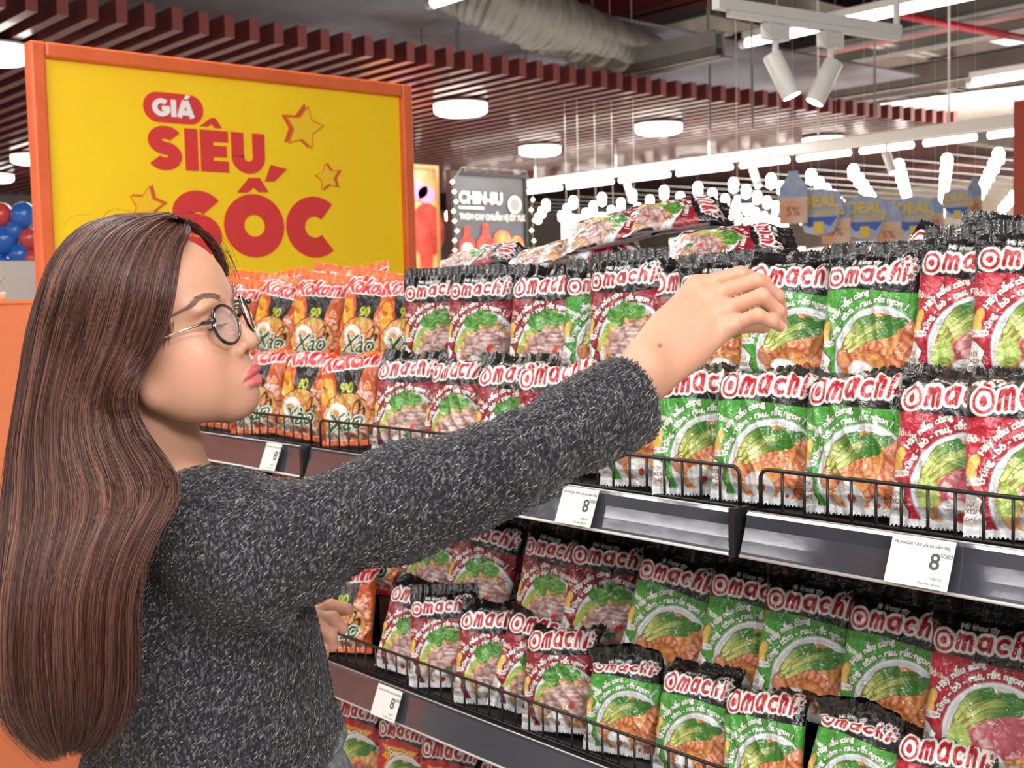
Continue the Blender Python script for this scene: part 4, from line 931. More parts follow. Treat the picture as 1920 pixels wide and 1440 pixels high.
B1 = [('kokomi', 1, 655, 1180, 18, -4, 0, -.004, 'orange and yellow noodle packet beside the fingers of the lower hand'),
      ('pork', 1, 765, 1200, 10, 6, 0, -.006, 'dark red noodle packet nearest the jumper, middle shelf front row'),
      ('pork', 0, 838, 1210, 32, -3, 0, .0, 'dark red noodle packet turned aside, second in middle shelf front row'),
      ('pork', 1, 922, 1240, 22, 2, 0, 0, 'dark red noodle packet third in the middle shelf front row'),
      ('pork', 2, 990, 1260, 44, 10, 0, 0, 'crumpled dark red packet leaning sideways on the middle shelf'),
      ('pork', 2, 1062, 1290, 16, -4, 0, -.006, 'dark red noodle packet left of the green ones, middle shelf front row'),
      ('shrimp', 3, 1172, 1310, 16, 4, 0, -.002, 'green packet whose black top folds forward, middle shelf'),
      ('shrimp', 1, 1300, 1350, 14, 2, 0, -.004, 'green noodle packet second in the middle shelf front row'),
      ('shrimp', 2, 1440, 1375, 12, -2, 0, -.004, 'green noodle packet right of it at the bottom of the photo'),
      ('shrimp', 3, 1590, 1420, 14, 6, .01, -.004, 'green packet with black top flopped forward at the bottom edge'),
      ('beef', 2, 1760, 1470, 12, 0, 0, 0, 'crimson packet barely entering the photo at the bottom right')]
B1[8] = B1[8][:8] + ('green noodle packet at the bottom edge, left of the flopped black top',)
row(B1[:6], 1.300, .803, 18, .92); row(B1[6:], 1.300, .803, 18, .86)
B2 = [('kokomi_red', 0, 700, 1060, 20, 4, 0, .0, 'red noodle packet above the lower hand, half under the sleeve'),
      ('pork', 0, 800, 1060, 20, 6, 0, 0, 'dark red noodle packet just below the sleeve, back tier'),
      ('pork', 0, 892, 1060, 16, 8, 0, -.004, 'dark red noodle packet tilted, right under the elbow'),
      ('pork', 0, 1022, 1050, 14, 6, 0, 0, 'dark red noodle packet under the centre price card'),
      ('pork', 0, 1120, 1070, 24, 4, 0, .012, 'dark red noodle packet left of the first tilted green packet'),
      ('shrimp', 0, 1250, 1120, 8, 8, 0, -.014, 'green noodle packet tilted right under the rail joint'),
      ('shrimp', 0, 1392, 1150, 18, 5, 0, 0, 'green noodle packet second in the middle shelf back tier'),
      ('shrimp', 0, 1510, 1200, 12, 6, 0, -.004, 'green noodle packet third in the middle shelf back tier'),
      ('shrimp', 0, 1675, 1240, 8, 5, 0, -.012, 'green noodle packet in full view below the large price card'),
      ('beef', 0, 1858, 1270, 6, 5, 0, -.016, 'crimson beef noodle packet at the lower right corner')]
row(B2, 1.378, .906, 14, 1.04)
B3 = [('kokomi_red' if k < 3 else 'pork' if k < 7 else 'shrimp' if k < 11 else 'beef', k % 2, px, 1000 + .15 * (px - 500), 0, 2 * (-1) ** k, .022, 0, lb) for k, (px, lb) in enumerate([
      (470, 'red packet in shade under the rail behind the shoulder'), (545, 'red packet with white lettering above the shoulder dip'), (625, 'red packet with white lettering right above the upper arm'),
      (760, 'shaded packet behind the upper arm, middle shelf back row'), (870, 'shaded packet behind the elbow, middle shelf back row'), (1000, 'shaded black packet top under the centre price card'), (1110, 'shaded black packet top under the rail, right of the centre card'),
      (1215, 'shaded black packet top left of the rail joint'), (1330, 'shaded black packet top right under the rail joint'), (1460, 'shaded black packet top right of the rail joint'), (1600, 'shaded black packet top left below the large price card'),
      (1730, 'shaded black packet top right behind the large price card'), (1860, 'shaded black packet top in the back at the right edge')])]
row(B3, 1.50, .906, 4)
C1 = [('special', 1, 672, 1390, 18, 0, 0, 0, 'red and yellow noodle packet beside the jumper hem, lowest shelf'), ('special', 0, 760, 1400, 10, 3, 0, 0, 'red noodle packet with yellow burst, second on the lowest shelf'),
      ('special', 1, 850, 1440, 16, -2, 0, 0, 'red noodle packet third on the lowest shelf, cut by the photo'), ('special', 2, 950, 1480, 12, 2, 0, 0, 'red packet just under the rail on the lowest shelf')]
row(C1, 1.320, .520, 8)
C2 = [('pork', 0, px, 1330 + k * 35, 6, 3, 0, 0, lb) for k, (px, lb) in enumerate([(640, 'shaded black packet top behind the hem, lowest shelf'), (720, 'shaded black packet top second on the lowest shelf'), (800, 'shaded black packet top third on the lowest shelf'), (900, 'shaded black packet top fourth on the lowest shelf')])]
row(C2, 1.43, .545, 4)
tag(MB().box((-3.04, 1.28, .384), (.0, 1.70, .519)).build('display_riser', m_shelf), 'black riser box under the packets of the lowest shelf', 'riser')
# packets lying flat on top of the pile, feet towards the shopper
def flat_packet(d, v, px, py, yaw, tilt, side, label, z=None, Y=1.50, sc=1.):
    p = on_y(px, py, Y)
    if z is not None: p[2] = z
    R_ = Matrix.Rotation(math.radians(yaw), 4, 'Z') @ Matrix.Rotation(math.radians(side), 4, 'Y') @ Matrix.Rotation(math.radians(-90 + tilt), 4, 'X') @ Matrix.Scale(sc, 4) @ Matrix.Translation((0, 0, -PKH / 2))
    packet(d, v, p, 0, 0, 0, label, 'packets lying on top of the pile', flat=R_)
flat_packet('pork', 1, 905, 488, -52, 10, 16, 'flat dark red packet on the pile under the dark poster', Y=1.60)
flat_packet('pork', 0, 1045, 482, -48, 14, 18, 'flat dark red packet on the pile below the white panels', Y=1.60)
flat_packet('pork', 0, 1165, 428, -46, 12, 20, 'flat dark red packet topmost of the pile, left one', Y=1.60)
flat_packet('pork', 1, 1268, 406, -44, 8, 20, 'flat dark red packet topmost of the pile, right one', Y=1.66)
flat_packet('pork', 0, 1372, 462, -48, 4, 20, 'flat dark red packet on the pile above the hand', Y=1.56)
flat_packet('pork', 2, 1120, 472, -50, 2, 12, 'flat packet under the topmost ones on the pile', Y=1.58)
# ------------------------------------------------------------------ implicit surfaces for the figure
def sell(P, c, r, Rm=None):
    q = P - np.array(c, np.float32)
    if Rm is not None: q = q @ Rm
    r = np.array(r, np.float32); k0 = np.sqrt(((q / r) ** 2).sum(1)) + 1e-9; k1 = np.sqrt(((q / (r * r)) ** 2).sum(1)) + 1e-9
    return k0 * (k0 - 1) / k1
def scap(P, a, b, ra, rb):
    a = np.array(a, np.float32); b = np.array(b, np.float32); ba = b - a; pa = P - a; h = np.clip((pa @ ba) / (ba @ ba + 1e-12), 0, 1)
    return np.sqrt(((pa - h[:, None] * ba) ** 2).sum(1)) - (ra + (rb - ra) * h)
def schain(P, pts, rs, k=.004):
    d = None
    for i in range(len(pts) - 1):
        e = scap(P, pts[i], pts[i + 1], rs[i], rs[i + 1]); d = e if d is None else smin(d, e, k)
    return d
def smin(a, b, k):
    h = np.maximum(k - np.abs(a - b), 0) / k; return np.minimum(a, b) - h * h * k * .25
def smax(a, b, k): return -smin(-a, -b, k)
def sdf_mesh(fn, lo, hi, h, B=8, margin=1.7, proj=True):
    lo = np.array(lo, float); n = np.ceil((np.array(hi) - lo) / (h * B)).astype(int)
    g = np.stack(np.meshgrid(*[np.arange(k) for k in n], indexing='ij'), -1).reshape(-1, 3); c = lo + (g + .5) * h * B
    d = np.concatenate([fn(c[i:i + 200000].astype(np.float32)) for i in range(0, len(c), 200000)]); act = g[np.abs(d) < h * B * .87 * margin]
    off = np.stack(np.meshgrid(*[np.arange(B + 1)] * 3, indexing='ij'), -1).reshape(-1, 3)
    CI, CP, EK = [], [], [[], [], []]
    K = np.array([1, 1 << 20, 1 << 40], np.int64)
    for s in range(0, len(act), 400):
        A = act[s:s + 400]; I = (A[:, None, :] * B + off[None]).reshape(-1, 3)
        v = fn((lo + I * h).astype(np.float32)).reshape(len(A), B + 1, B + 1, B + 1); sg_ = v < 0
        base = A[:, None, None, None, :] * B + np.stack(np.meshgrid(*[np.arange(B)] * 3, indexing='ij'), -1)[None]
        cor = [(i, j, k) for i in (0, 1) for j in (0, 1) for k in (0, 1)]
        sl = lambda a, o: a[:, o[0]:o[0] + B, o[1]:o[1] + B, o[2]:o[2] + B]
        cnt = sum(sl(sg_, o).astype(np.int8) for o in cor); m = (cnt > 0) & (cnt < 8)
        if not m.any(): continue
        acc = np.zeros(m.shape + (3,)); na = np.zeros(m.shape)
        for ax in range(3):
            for o in cor:
                if o[ax]: continue
                o2 = list(o); o2[ax] = 1; a, b = sl(v, o), sl(v, o2); x = (a < 0) != (b < 0); t = np.where(x, a / np.where(x, a - b, 1), 0)
                for q in range(3): acc[..., q] += np.where(x, o[q] + (t if q == ax else 0), 0)
                na += x
        cell = base[m]; CI.append(cell @ K); CP.append(lo + (cell + acc[m] / na[m][:, None]) * h)
        for ax in range(3):
            o2 = [0, 0, 0]; o2[ax] = 1; a, b = sl(sg_, (0, 0, 0)), sl(sg_, o2); x = a != b; EK[ax].append(np.concatenate([base[x], a[x][:, None].astype(int)], 1))
    key = np.concatenate(CI); V = np.concatenate(CP); od = np.argsort(key); key, V = key[od], V[od]; Q = []
    for ax in range(3):
        E_ = np.concatenate(EK[ax]); u, w = [(1, 2), (2, 0), (0, 1)][ax]
        def at_(du, dw):
            c_ = E_[:, :3].copy(); c_[:, u] -= du; c_[:, w] -= dw; k_ = c_ @ K; p = np.clip(np.searchsorted(key, k_), 0, len(key) - 1); return np.where(key[p] == k_, p, -1)
        q = np.stack([at_(0, 0), at_(1, 0), at_(1, 1), at_(0, 1)], 1); f = E_[:, 3] == 1; q[~f] = q[~f][:, ::-1]; Q.append(q[(q >= 0).all(1)])
    Q = np.concatenate(Q)
    if proj:
        for _ in range(2):
            P = V.astype(np.float32); e = np.float32(h * .4); f0 = fn(P); G = np.stack([(fn(P + e * np.eye(3, dtype=np.float32)[i]) - fn(P - e * np.eye(3, dtype=np.float32)[i])) / (2 * e) for i in range(3)], 1)
            V = V - np.clip(f0 / ((G * G).sum(1) + .05), -h * .6, h * .6)[:, None] * G
    return V, Q

# ------------------------------------------------------------------ pose: joints found on the photograph, then given their depth
r_, u_, t_ = RC[:, 0], RC[:, 1], RC[:, 2]
ph, pt, ro = math.radians(9), math.radians(12.5), math.radians(12)
Hf = math.cos(ph) * (math.cos(pt) * r_ + math.sin(pt) * u_) + math.sin(ph) * t_
Hu = math.cos(pt) * u_ - math.sin(pt) * r_; Hl = np.cross(Hu, Hf); Hl /= np.linalg.norm(Hl); Hu = np.cross(Hf, Hl)
Hl, Hu = math.cos(ro) * Hl + math.sin(ro) * Hu, -math.sin(ro) * Hl + math.cos(ro) * Hu
HR = np.stack([Hf, Hl, Hu], 1)                           # head local -> world
HO = at(482, 642, 1.292) - HR @ np.array([.118, 0, -.035])
def HW(p): return HO + HR @ np.array(p, float)
def HLoc(P): return ((P - HO.astype(np.float32)) @ HR.astype(np.float32))
LIPU = [(.0925, -.0250, -.0700), (.1040, -.0125, -.0650), (.1078, -.0045, -.0625), (.1072, 0, -.0635), (.1078, .0045, -.0625), (.1040, .0125, -.0650), (.0925, .0250, -.0700)]
LIPL = [(.0925, -.0240, -.0705), (.1025, -.0125, -.0738), (.1060, 0, -.0750), (.1025, .0125, -.0738), (.0925, .0240, -.0705)]
def head_sdf(q):
    s = q * np.array([1, 1, 1], np.float32); a = np.stack([s[:, 0], np.abs(s[:, 1]), s[:, 2]], 1)     # symmetric half
    d = sell(a, (.003, 0, .035), (.089, .072, .072))
    d = smin(d, sell(a, (.044, 0, .032), (.0515, .059, .052)), .03)
    d = smin(d, sell(a, (.046, 0, -.040), (.050, .052, .058)), .03)
    d = smin(d, scap(a, (.014, .045, -.058), (.070, .014, -.088), .018, .016), .028)
    d = smin(d, sell(a, (.077, 0, -.0895), (.0245, .025, .0205)), .018)
    d = smin(d, sell(a, (.058, .036, -.032), (.031, .027, .030)), .022)
    d = smin(d, sell(a, (.050, .034, -.062), (.034, .023, .032)), .02)
    d = smin(d, sell(a, (.081, 0, -.064), (.0245, .030, .027)), .014)
    d = smin(d, sell(a, (.085, .028, .0175), (.0125, .026, .008)), .016)
    d = smax(d, -sell(a, (.110, .034, -.001), (.0185, .0225, .0125)), .016)
    d = smin(d, sell(a, (.0785, .0315, -.0015), (.0145, .0155, .0135)), .004)
    d = smin(d, schain(a, [(.0885, .020, .0075), (.0905, .030, .0095), (.0855, .045, .005)], [.002, .0022, .0014]), .004)
    d = smin(d, scap(a, (.0915, 0, .010), (.1080, 0, -.026), .0066, .0072), .010)
    d = smin(d, sell(a, (.1095, 0, -.0325), (.0092, .0092, .0085)), .008)
    d = smin(d, sell(a, (.0985, .0125, -.0375), (.0085, .0062, .0070)), .006)
    d = smax(d, -sell(a, (.1045, .0062, -.0440), (.0050, .0032, .0034)), .002)
    d = smin(d, schain(a, [LIPU[3], LIPU[4], LIPU[5], LIPU[6]], [.0034, .0040, .0034, .0016], .002), .0035)
    d = smin(d, schain(a, [LIPL[2], LIPL[3], LIPL[4]], [.0050, .0043, .0016], .002), .0035)
    d = smax(d, -schain(a, [(.1145, 0, -.0682), (.1090, .012, -.0690), (.0955, .0235, -.0704)], [.0010, .0010, .0008], .002), .0025)
    ear = sell(a, (-.010, .0745, -.012), (.0175, .0075, .030)); ear = smax(ear, -sell(a, (-.006, .083, -.010), (.0095, .008, .018)), .004)
    ear = smin(ear, sell(a, (-.006, .0715, -.043), (.0085, .0055, .010)), .006)
    return smin(d, ear, .006)
NB = at(318, 985, 1.385)                                   # neck base
SB = math.radians(28); Bf = math.cos(SB) * r_ - math.sin(SB) * t_; Bf[2] = 0; Bf /= np.linalg.norm(Bf); Bu = np.array([0, 0, 1.]); Bs = np.cross(Bf, Bu)    # body: front, right side (to the camera)
BR_ = np.stack([Bf, Bs, Bu], 1).astype(np.float32)
SR = at(462, 1048, 1.285); ER = at(962, 868, 1.235); WR = at(1205, 700, 1.325)
SH = at(400, 992, 1.30)
SL = NB - Bs * .165 + Bu * -.01; EL = at(320, 1275, 1.55); WL = at(520, 1200, 1.50)
J = lambda L: [at(*p) for p in L]
FING = [(J([(1306, 536, 1.398), (1388, 515, 1.392), (1432, 530, 1.410), (1449, 562, 1.432)]), [.0105, .0096, .0085, .0072]),
        (J([(1330, 556, 1.384), (1418, 528, 1.370), (1456, 556, 1.385), (1465, 588, 1.405)]), [.0105, .0098, .0086, .0074]),
        (J([(1352, 583, 1.374), (1428, 556, 1.354), (1457, 583, 1.366), (1464, 606, 1.384)]), [.0100, .0092, .0082, .0070]),
        (J([(1366, 612, 1.368), (1420, 592, 1.350), (1446, 602, 1.356), (1462, 612, 1.368)]), [.0092, .0082, .0074, .0064])]
THUMB = (J([(1262, 640, 1.385), (1330, 618, 1.428), (1385, 608, 1.448), (1432, 612, 1.448)]), [.015, .0115, .0105, .0085])
LF = [(J([(552, 1178, 1.47), (592, 1158, 1.455), (624, 1160, 1.45), (642, 1178, 1.452)]), [.010, .0092, .0085, .0072]),
      (J([(556, 1192, 1.462), (594, 1176, 1.445), (618, 1192, 1.442), (622, 1212, 1.446)]), [.010, .0092, .0085, .0072]),
      (J([(552, 1206, 1.46), (584, 1198, 1.445), (604, 1212, 1.442), (606, 1228, 1.446)]), [.0095, .009, .008, .007]),
      (J([(546, 1218, 1.46), (572, 1216, 1.448), (588, 1228, 1.446), (590, 1240, 1.45)]), [.009, .0082, .0075, .0065])]
LT = (J([(545, 1185, 1.49), (585, 1155, 1.48), (622, 1140, 1.475), (650, 1142, 1.472)]), [.013, .011, .0095, .008])
def rotm(ax):                                            # columns: ax, two perpendiculars
    a = _n(ax); b = _n(np.cross(a, t_)); c = np.cross(a, b); return np.stack([a, b, c], 1).astype(np.float32)
PALM_C = (WR + (FING[1][0][0] + FING[2][0][0]) / 2) / 2; PALM_R = rotm((FING[1][0][0] + FING[2][0][0]) / 2 - WR)
def hand_sdf(P):
    f = None
    for pts, rs in FING:
        e = schain(P, pts, rs, .004); f = e if f is None else smin(f, e, .0018)
    m = None
    for i, (pts, rs) in enumerate(FING):
        w = WR + (u_ * .020 - u_ * .0135 * i); e = scap(P, w, pts[0], .019, .0122 if i < 3 else .0112); m = e if m is None else smin(m, e, .009)
    for i, (pts, rs) in enumerate(FING): m = smin(m, sell(P, pts[0] + t_ * .0075 - r_ * .002, (.0085, .0085, .0065)), .010)
    m = smin(m, sell(P, PALM_C, (.050, .036, .0155), PALM_R), .012)
    d = smin(m, f, .007); return smin(d, schain(P, THUMB[0], THUMB[1], .006), .008)
def body_sdf(P):
    d = np.full(len(P), .5, np.float32)
    def near(c, R_): return ((P - np.array(c, np.float32)) ** 2).sum(1) < R_ * R_
    m = near(HW((.02, 0, 0)), .26)
    d = smin(d, sell(P, NB - Bu * .30, (.085, .145, .30), BR_), .05)
    d = smin(smin(d, scap(P, NB - Bs * .02, SH, .055, .050), .04), scap(P, SH, SR, .05, .045), .03); d = smin(d, scap(P, NB, SL, .055, .050), .04)
    d = smin(d, scap(P, SR, ER, .046, .036), .02); d = smin(d, scap(P, ER, WR, .036, .0275), .012)
    d = smin(d, scap(P, SL, EL, .044, .035), .02); d = smin(d, scap(P, EL, WL, .034, .024), .012)
    d = smin(d, scap(P, HW((-.022, 0, -.035)), NB, .052, .056), .03)
    if m.any():
        q = HLoc(P[m]); d[m] = smin(d[m], head_sdf(q), .012)
    m = near(PALM_C, .22)
    if m.any(): d[m] = smin(d[m], hand_sdf(P[m]), .012)
    m = near(LF[1][0][0], .15)
    if m.any():
        Q = P[m]; f = None
        for pts, rs in LF: e = schain(Q, pts, rs, .004); f = e if f is None else smin(f, e, .0018)
        f = smin(f, schain(Q, LT[0], LT[1], .006), .006)
        for pts, rs in LF: f = smin(f, scap(Q, WL, pts[0], .018, .012), .008)
        d[m] = smin(d[m], f, .012)
    return d
allp = np.array([HW((0, 0, .1)), HW((-.1, 0, 0)), HW((.12, 0, 0)), HW((0, .08, 0)), NB - Bu * .62, NB + Bs * .2, NB - Bs * .2, SR, ER, WR, SL, EL, WL] + [p for F_ in FING + LF for p in F_[0]])
BLO, BHI = allp.min(0) - .12, allp.max(0) + .12
V, Q = sdf_mesh(body_sdf, BLO, BHI, .0021)
q = HLoc(V.astype(np.float32)); inh = ((V - HW((.02, 0, -.02))) ** 2).sum(1) < .16 ** 2
base = np.array(lin('c5947c')); col = np.tile(base, (len(V), 1))
def tint(mask, c, k): global col; mm = np.clip(mask * k, 0, 1)[:, None]; col = col * (1 - mm) + np.array(lin(c)) * mm
g3 = lambda c, s: np.exp(-(((q - np.array(c)) / np.array(s)) ** 2).sum(1)) * inh
aq = np.stack([q[:, 0], np.abs(q[:, 1]), q[:, 2]], 1)
ga = lambda c, s: np.exp(-(((aq - np.array(c)) / np.array(s)) ** 2).sum(1)) * inh
tint(ga((.075, .045, -.038), (.03, .03, .024)), 'e09a86', .38)
tint(ga((.11, 0, -.034), (.01, .012, .009)), 'e2a088', .3)
tint(ga((.088, .034, .010), (.014, .02, .007)), 'b98874', .35)
tint(ga((.0, .08, -.02), (.02, .03, .04)), 'e2a088', .35)
lu = schain(aq.astype(np.float32), [LIPU[3], LIPU[4], LIPU[5], LIPU[6]], [.0034, .0040, .0034, .0016], .002); ll = schain(aq.astype(np.float32), [LIPL[2], LIPL[3], LIPL[4]], [.0050, .0043, .0016], .002)
tint(np.clip((.0013 - lu) / .0010, 0, 1) * inh * (q[:, 0] > .09), 'b24a50', .9); tint(np.clip((.0013 - ll) / .0010, 0, 1) * inh * (q[:, 0] > .09), 'd0666c', .9)
for F_ in FING + [THUMB] + LF + [LT]:
    for i, p in enumerate(F_[0][1:]): tint(np.exp(-((V - p) ** 2).sum(1) / .010 ** 2), 'e3a28c', .35 if i < 2 else .5)
for F_ in FING: tint(np.exp(-((V - F_[0][0] - t_ * .008) ** 2).sum(1) / .011 ** 2), 'e0a088', .3)
mole = at(1237, 648, 1.0) - CAM; mole = CAM + mole / np.linalg.norm(mole) * 1.0
rd = (at(1237, 648, 1.) - CAM); rd /= np.linalg.norm(rd); pv = V - CAM; al = pv @ rd; off = np.linalg.norm(pv - al[:, None] * rd, axis=1); mk = off < .012
if mk.any():
    i0 = np.where(mk)[0][np.argmin(al[mk])]; near_al = al[np.where(off < .003)[0]].min() if (off < .003).any() else al[i0]
    tint(np.exp(-(off / .0022) ** 2) * (al < near_al + .01), '5a4036', .9)
m_skin = bpy.data.materials.new('skin'); m_skin.use_nodes = True; _b = m_skin.node_tree.nodes['Principled BSDF']; _N = m_skin.node_tree.nodes; _L = m_skin.node_tree.links
_a = _N.new('ShaderNodeAttribute'); _a.attribute_name = 'Col'; _L.new(_a.outputs['Color'], _b.inputs['Base Color']); _b.inputs['Roughness'].default_value = .48
_b.inputs['Subsurface Weight'].default_value = .35; _b.inputs['Subsurface Scale'].default_value = .008; _b.inputs['Subsurface Radius'].default_value = (1, .4, .25); _b.inputs['Specular IOR Level'].default_value = .4
_t = _N.new('ShaderNodeTexCoord'); _nz = _N.new('ShaderNodeTexNoise'); _nz.inputs['Scale'].default_value = 500; _L.new(_t.outputs['Object'], _nz.inputs['Vector']); _bp = _N.new('ShaderNodeBump'); _bp.inputs['Strength'].default_value = .12; _bp.inputs['Distance'].default_value = .002; _L.new(_nz.outputs['Fac'], _bp.inputs['Height']); _L.new(_bp.outputs[0], _b.inputs['Normal'])
FT = np.array([NB[0], NB[1], 0.0])                         # where she stands
person = np_mesh('person', V - FT, Q, m_skin, col=col); person.location = tuple(FT)
tag(person, 'long haired woman in round glasses and charcoal jumper reaching toward the packets', 'person')
PINV = Matrix.Translation(Vector(tuple(-FT)))
def pk(o, parent=person):                                  # keep world coordinates under the person
    o.parent = parent; o.matrix_parent_inverse = PINV if parent is person else Matrix.Identity(4); return o

# nails of the reaching hand
def nail(pts, side):
    a, b = pts[2], pts[3]; d = _n(b - a); n_ = _n(side - d * (side @ d)); s = np.cross(d, n_); c = b + n_ * .0058 + d * .001
    mb = MB(); N_ = 8; P_ = []
    for i in range(N_ + 1):
        for j in range(7):
            x = (i / N_ - .5) * .011; y = (j / 6 - .5) * .0085; P_.append(c + d * x + s * y - n_ * (y * y * 60 + max(0, x) * .12))
    mb.add(P_, [(i * 7 + j, i * 7 + j + 1, (i + 1) * 7 + j + 1, (i + 1) * 7 + j) for i in range(N_) for j in range(6)])
    return pk(mb.build('fingernail', mat('nail', 'f0cfc4', .2, coat=.6), None, True))
for F_ in FING: nail(F_[0], _n(r_ * .8 + t_ * .8 - u_ * .1))

# eyes, lashes and brows
m_eye = mat('eye_white', 'ece6e2', .15, coat=1.)
for s in (-1, 1):
    c = np.array([.0792, .0315 * s, -.0035])
    mb = MB(); mb.lathe([(.0001 + .0123 * math.sin(a), .0123 * math.cos(a)) for a in np.linspace(0, math.pi, 14)], n=20); vs = [HW(c + np.array(v)) for v in mb.v]; mb.v = [tuple(v) for v in vs]
    e = pk(mb.build('eye', m_eye, None, True))
    mb = MB(); rnd = random.Random(3)
    for k in range(34):
        y = (k / 33 - .5) * .026; x = .0925 - 5.5 * y * y - (.004 if y * s > 0 else 0); p = np.array([x, .0315 * s + y, -.0045 - 4 * y * y]); l = rnd.uniform(.006, .009)
        mb.tube([HW(p), HW(p + [l * .6, y * .1, -l * .25]), HW(p + [l, y * .25, .0 - l * .05])], [.00035, .0003, .00008], 4, cap=False)
    pk(mb.build('eyelashes', mat('lash', '1d1412', .6)))
    mb = MB()
    for k in range(300):
        f = rnd.random(); y = .017 + f * .046; zz = .0205 + .0085 * math.sin(min(1, f * 1.35) * 2.2) - (max(0, f - .6) * .02); x = .0985 - 8.0 * (y - .005) ** 2 - .0; w = .0035 * (1 - f * .65)
        p = np.array([x, s * y, zz + rnd.uniform(-w, w)])
        # settle on the skin
        for _ in range(6):
            W_ = HW(p).astype(np.float32)[None]; dd = float(body_sdf(W_)[0]); p = p - np.array([dd * .9, dd * s * .3, 0])
        d = np.array([-.25 - f * .5, s * .9, .35 * (1 - f * 1.4)]); d /= np.linalg.norm(d); l = rnd.uniform(.004, .007)
        mb.tube([HW(p + [.0004, 0, 0]), HW(p + d * l * .5 + [.0008, 0, 0]), HW(p + d * l + [.0003, 0, 0])], [.00020, .00018, .00005], 4, cap=False)
    pk(mb.build('eyebrow', mat('brow_hair', '7b6256', .7)))

# glasses
gl = empty('glasses'); gl.location = tuple(HW((.10, 0, 0)) - FT); gl.parent = person
m_gf, m_gm = mat('glasses_black', '141214', .12, coat=1.), mat('glasses_metal', 'c9c2b8', .2, metal=1.)
m_gl = bpy.data.materials.new('lens_glass'); m_gl.use_nodes = True; _b = m_gl.node_tree.nodes['Principled BSDF']; _b.inputs['Base Color'].default_value = (.75, .78, .82, 1); _b.inputs['Roughness'].default_value = .02; _b.inputs['Alpha'].default_value = .16; _b.inputs['Coat Weight'].default_value = 1
GI = Matrix.Translation(Vector(tuple(-HW((.10, 0, 0)))))
def gk(o): o.parent = gl; o.matrix_parent_inverse = GI; return o
for s in (-1, 1):
    wr = math.radians(13) * s; cx = np.array([.1075 - .0035, .0335 * s, -.0055]); ex = np.array([-math.sin(wr) * s * s, 0, 0])
    U2 = np.array([-math.sin(abs(wr)) * s, math.cos(wr), 0]); V2 = np.array([-.10, 0, .995])
    ring = [HW(cx + .0225 * math.cos(a) * U2 + .0205 * math.sin(a) * V2) for a in np.linspace(0, 2 * math.pi, 49)[:-1]]
    rs = [.0013 + .0011 * max(0, -s * -math.cos(a)) * 1 for a in np.linspace(0, 2 * math.pi, 49)[:-1]]
    gk(MB().tube(ring, [.00165] * 48, 8, closed=True).build('rim', m_gf, None, True))
    ring2 = [HW(cx + np.array([.0012, 0, 0]) + .0213 * math.cos(a) * U2 + .0193 * math.sin(a) * V2) for a in np.linspace(0, 2 * math.pi, 49)[:-1]]
    gk(MB().tube(ring2, .0006, 6, closed=True).build('inner_rim', m_gm, None, True))
    mb = MB(); P_ = [HW(cx + np.array([.0016, 0, 0]))]
    for rr in (.5, 1.):
        P_ += [HW(cx + np.array([.0016 - .0016 * rr * rr, 0, 0]) + rr * (.0213 * math.cos(a) * U2 + .0193 * math.sin(a) * V2)) for a in np.linspace(0, 2 * math.pi, 33)[:-1]]
    mb.add(P_, [(0, 1 + i, 1 + (i + 1) % 32) for i in range(32)] + [(1 + i, 33 + i, 33 + (i + 1) % 32, 1 + (i + 1) % 32) for i in range(32)]); gk(mb.build('lens', m_gl, None, True))
    h = cx + .0228 * U2 * s * 1.0 + .009 * V2
    h = np.array([cx[0] - .004, s * .0575, .004]); 
    gk(MB().tube([HW(h + [.003, -.002 * s, 0]), HW(h), HW(h + [-.010, .004 * s, .0])], [.0026, .003, .002], 10).build('hinge', m_gf, None, True))
    gk(MB().tube([HW(h + [-.008, .003 * s, 0]), HW((.055, s * .071, .001)), HW((.02, s * .077, -.001)), HW((-.012, s * .079, -.006)), HW((-.03, s * .077, -.028))], [.0014, .0011, .001, .0016, .0014], 8).build('temple', m_gm, None, True))
gk(MB().tube([HW((.104, -.0125, .001)), HW((.107, -.005, .0055)), HW((.107, .005, .0055)), HW((.104, .0125, .001))], .0012, 8).build('bridge', m_gm, None, True))
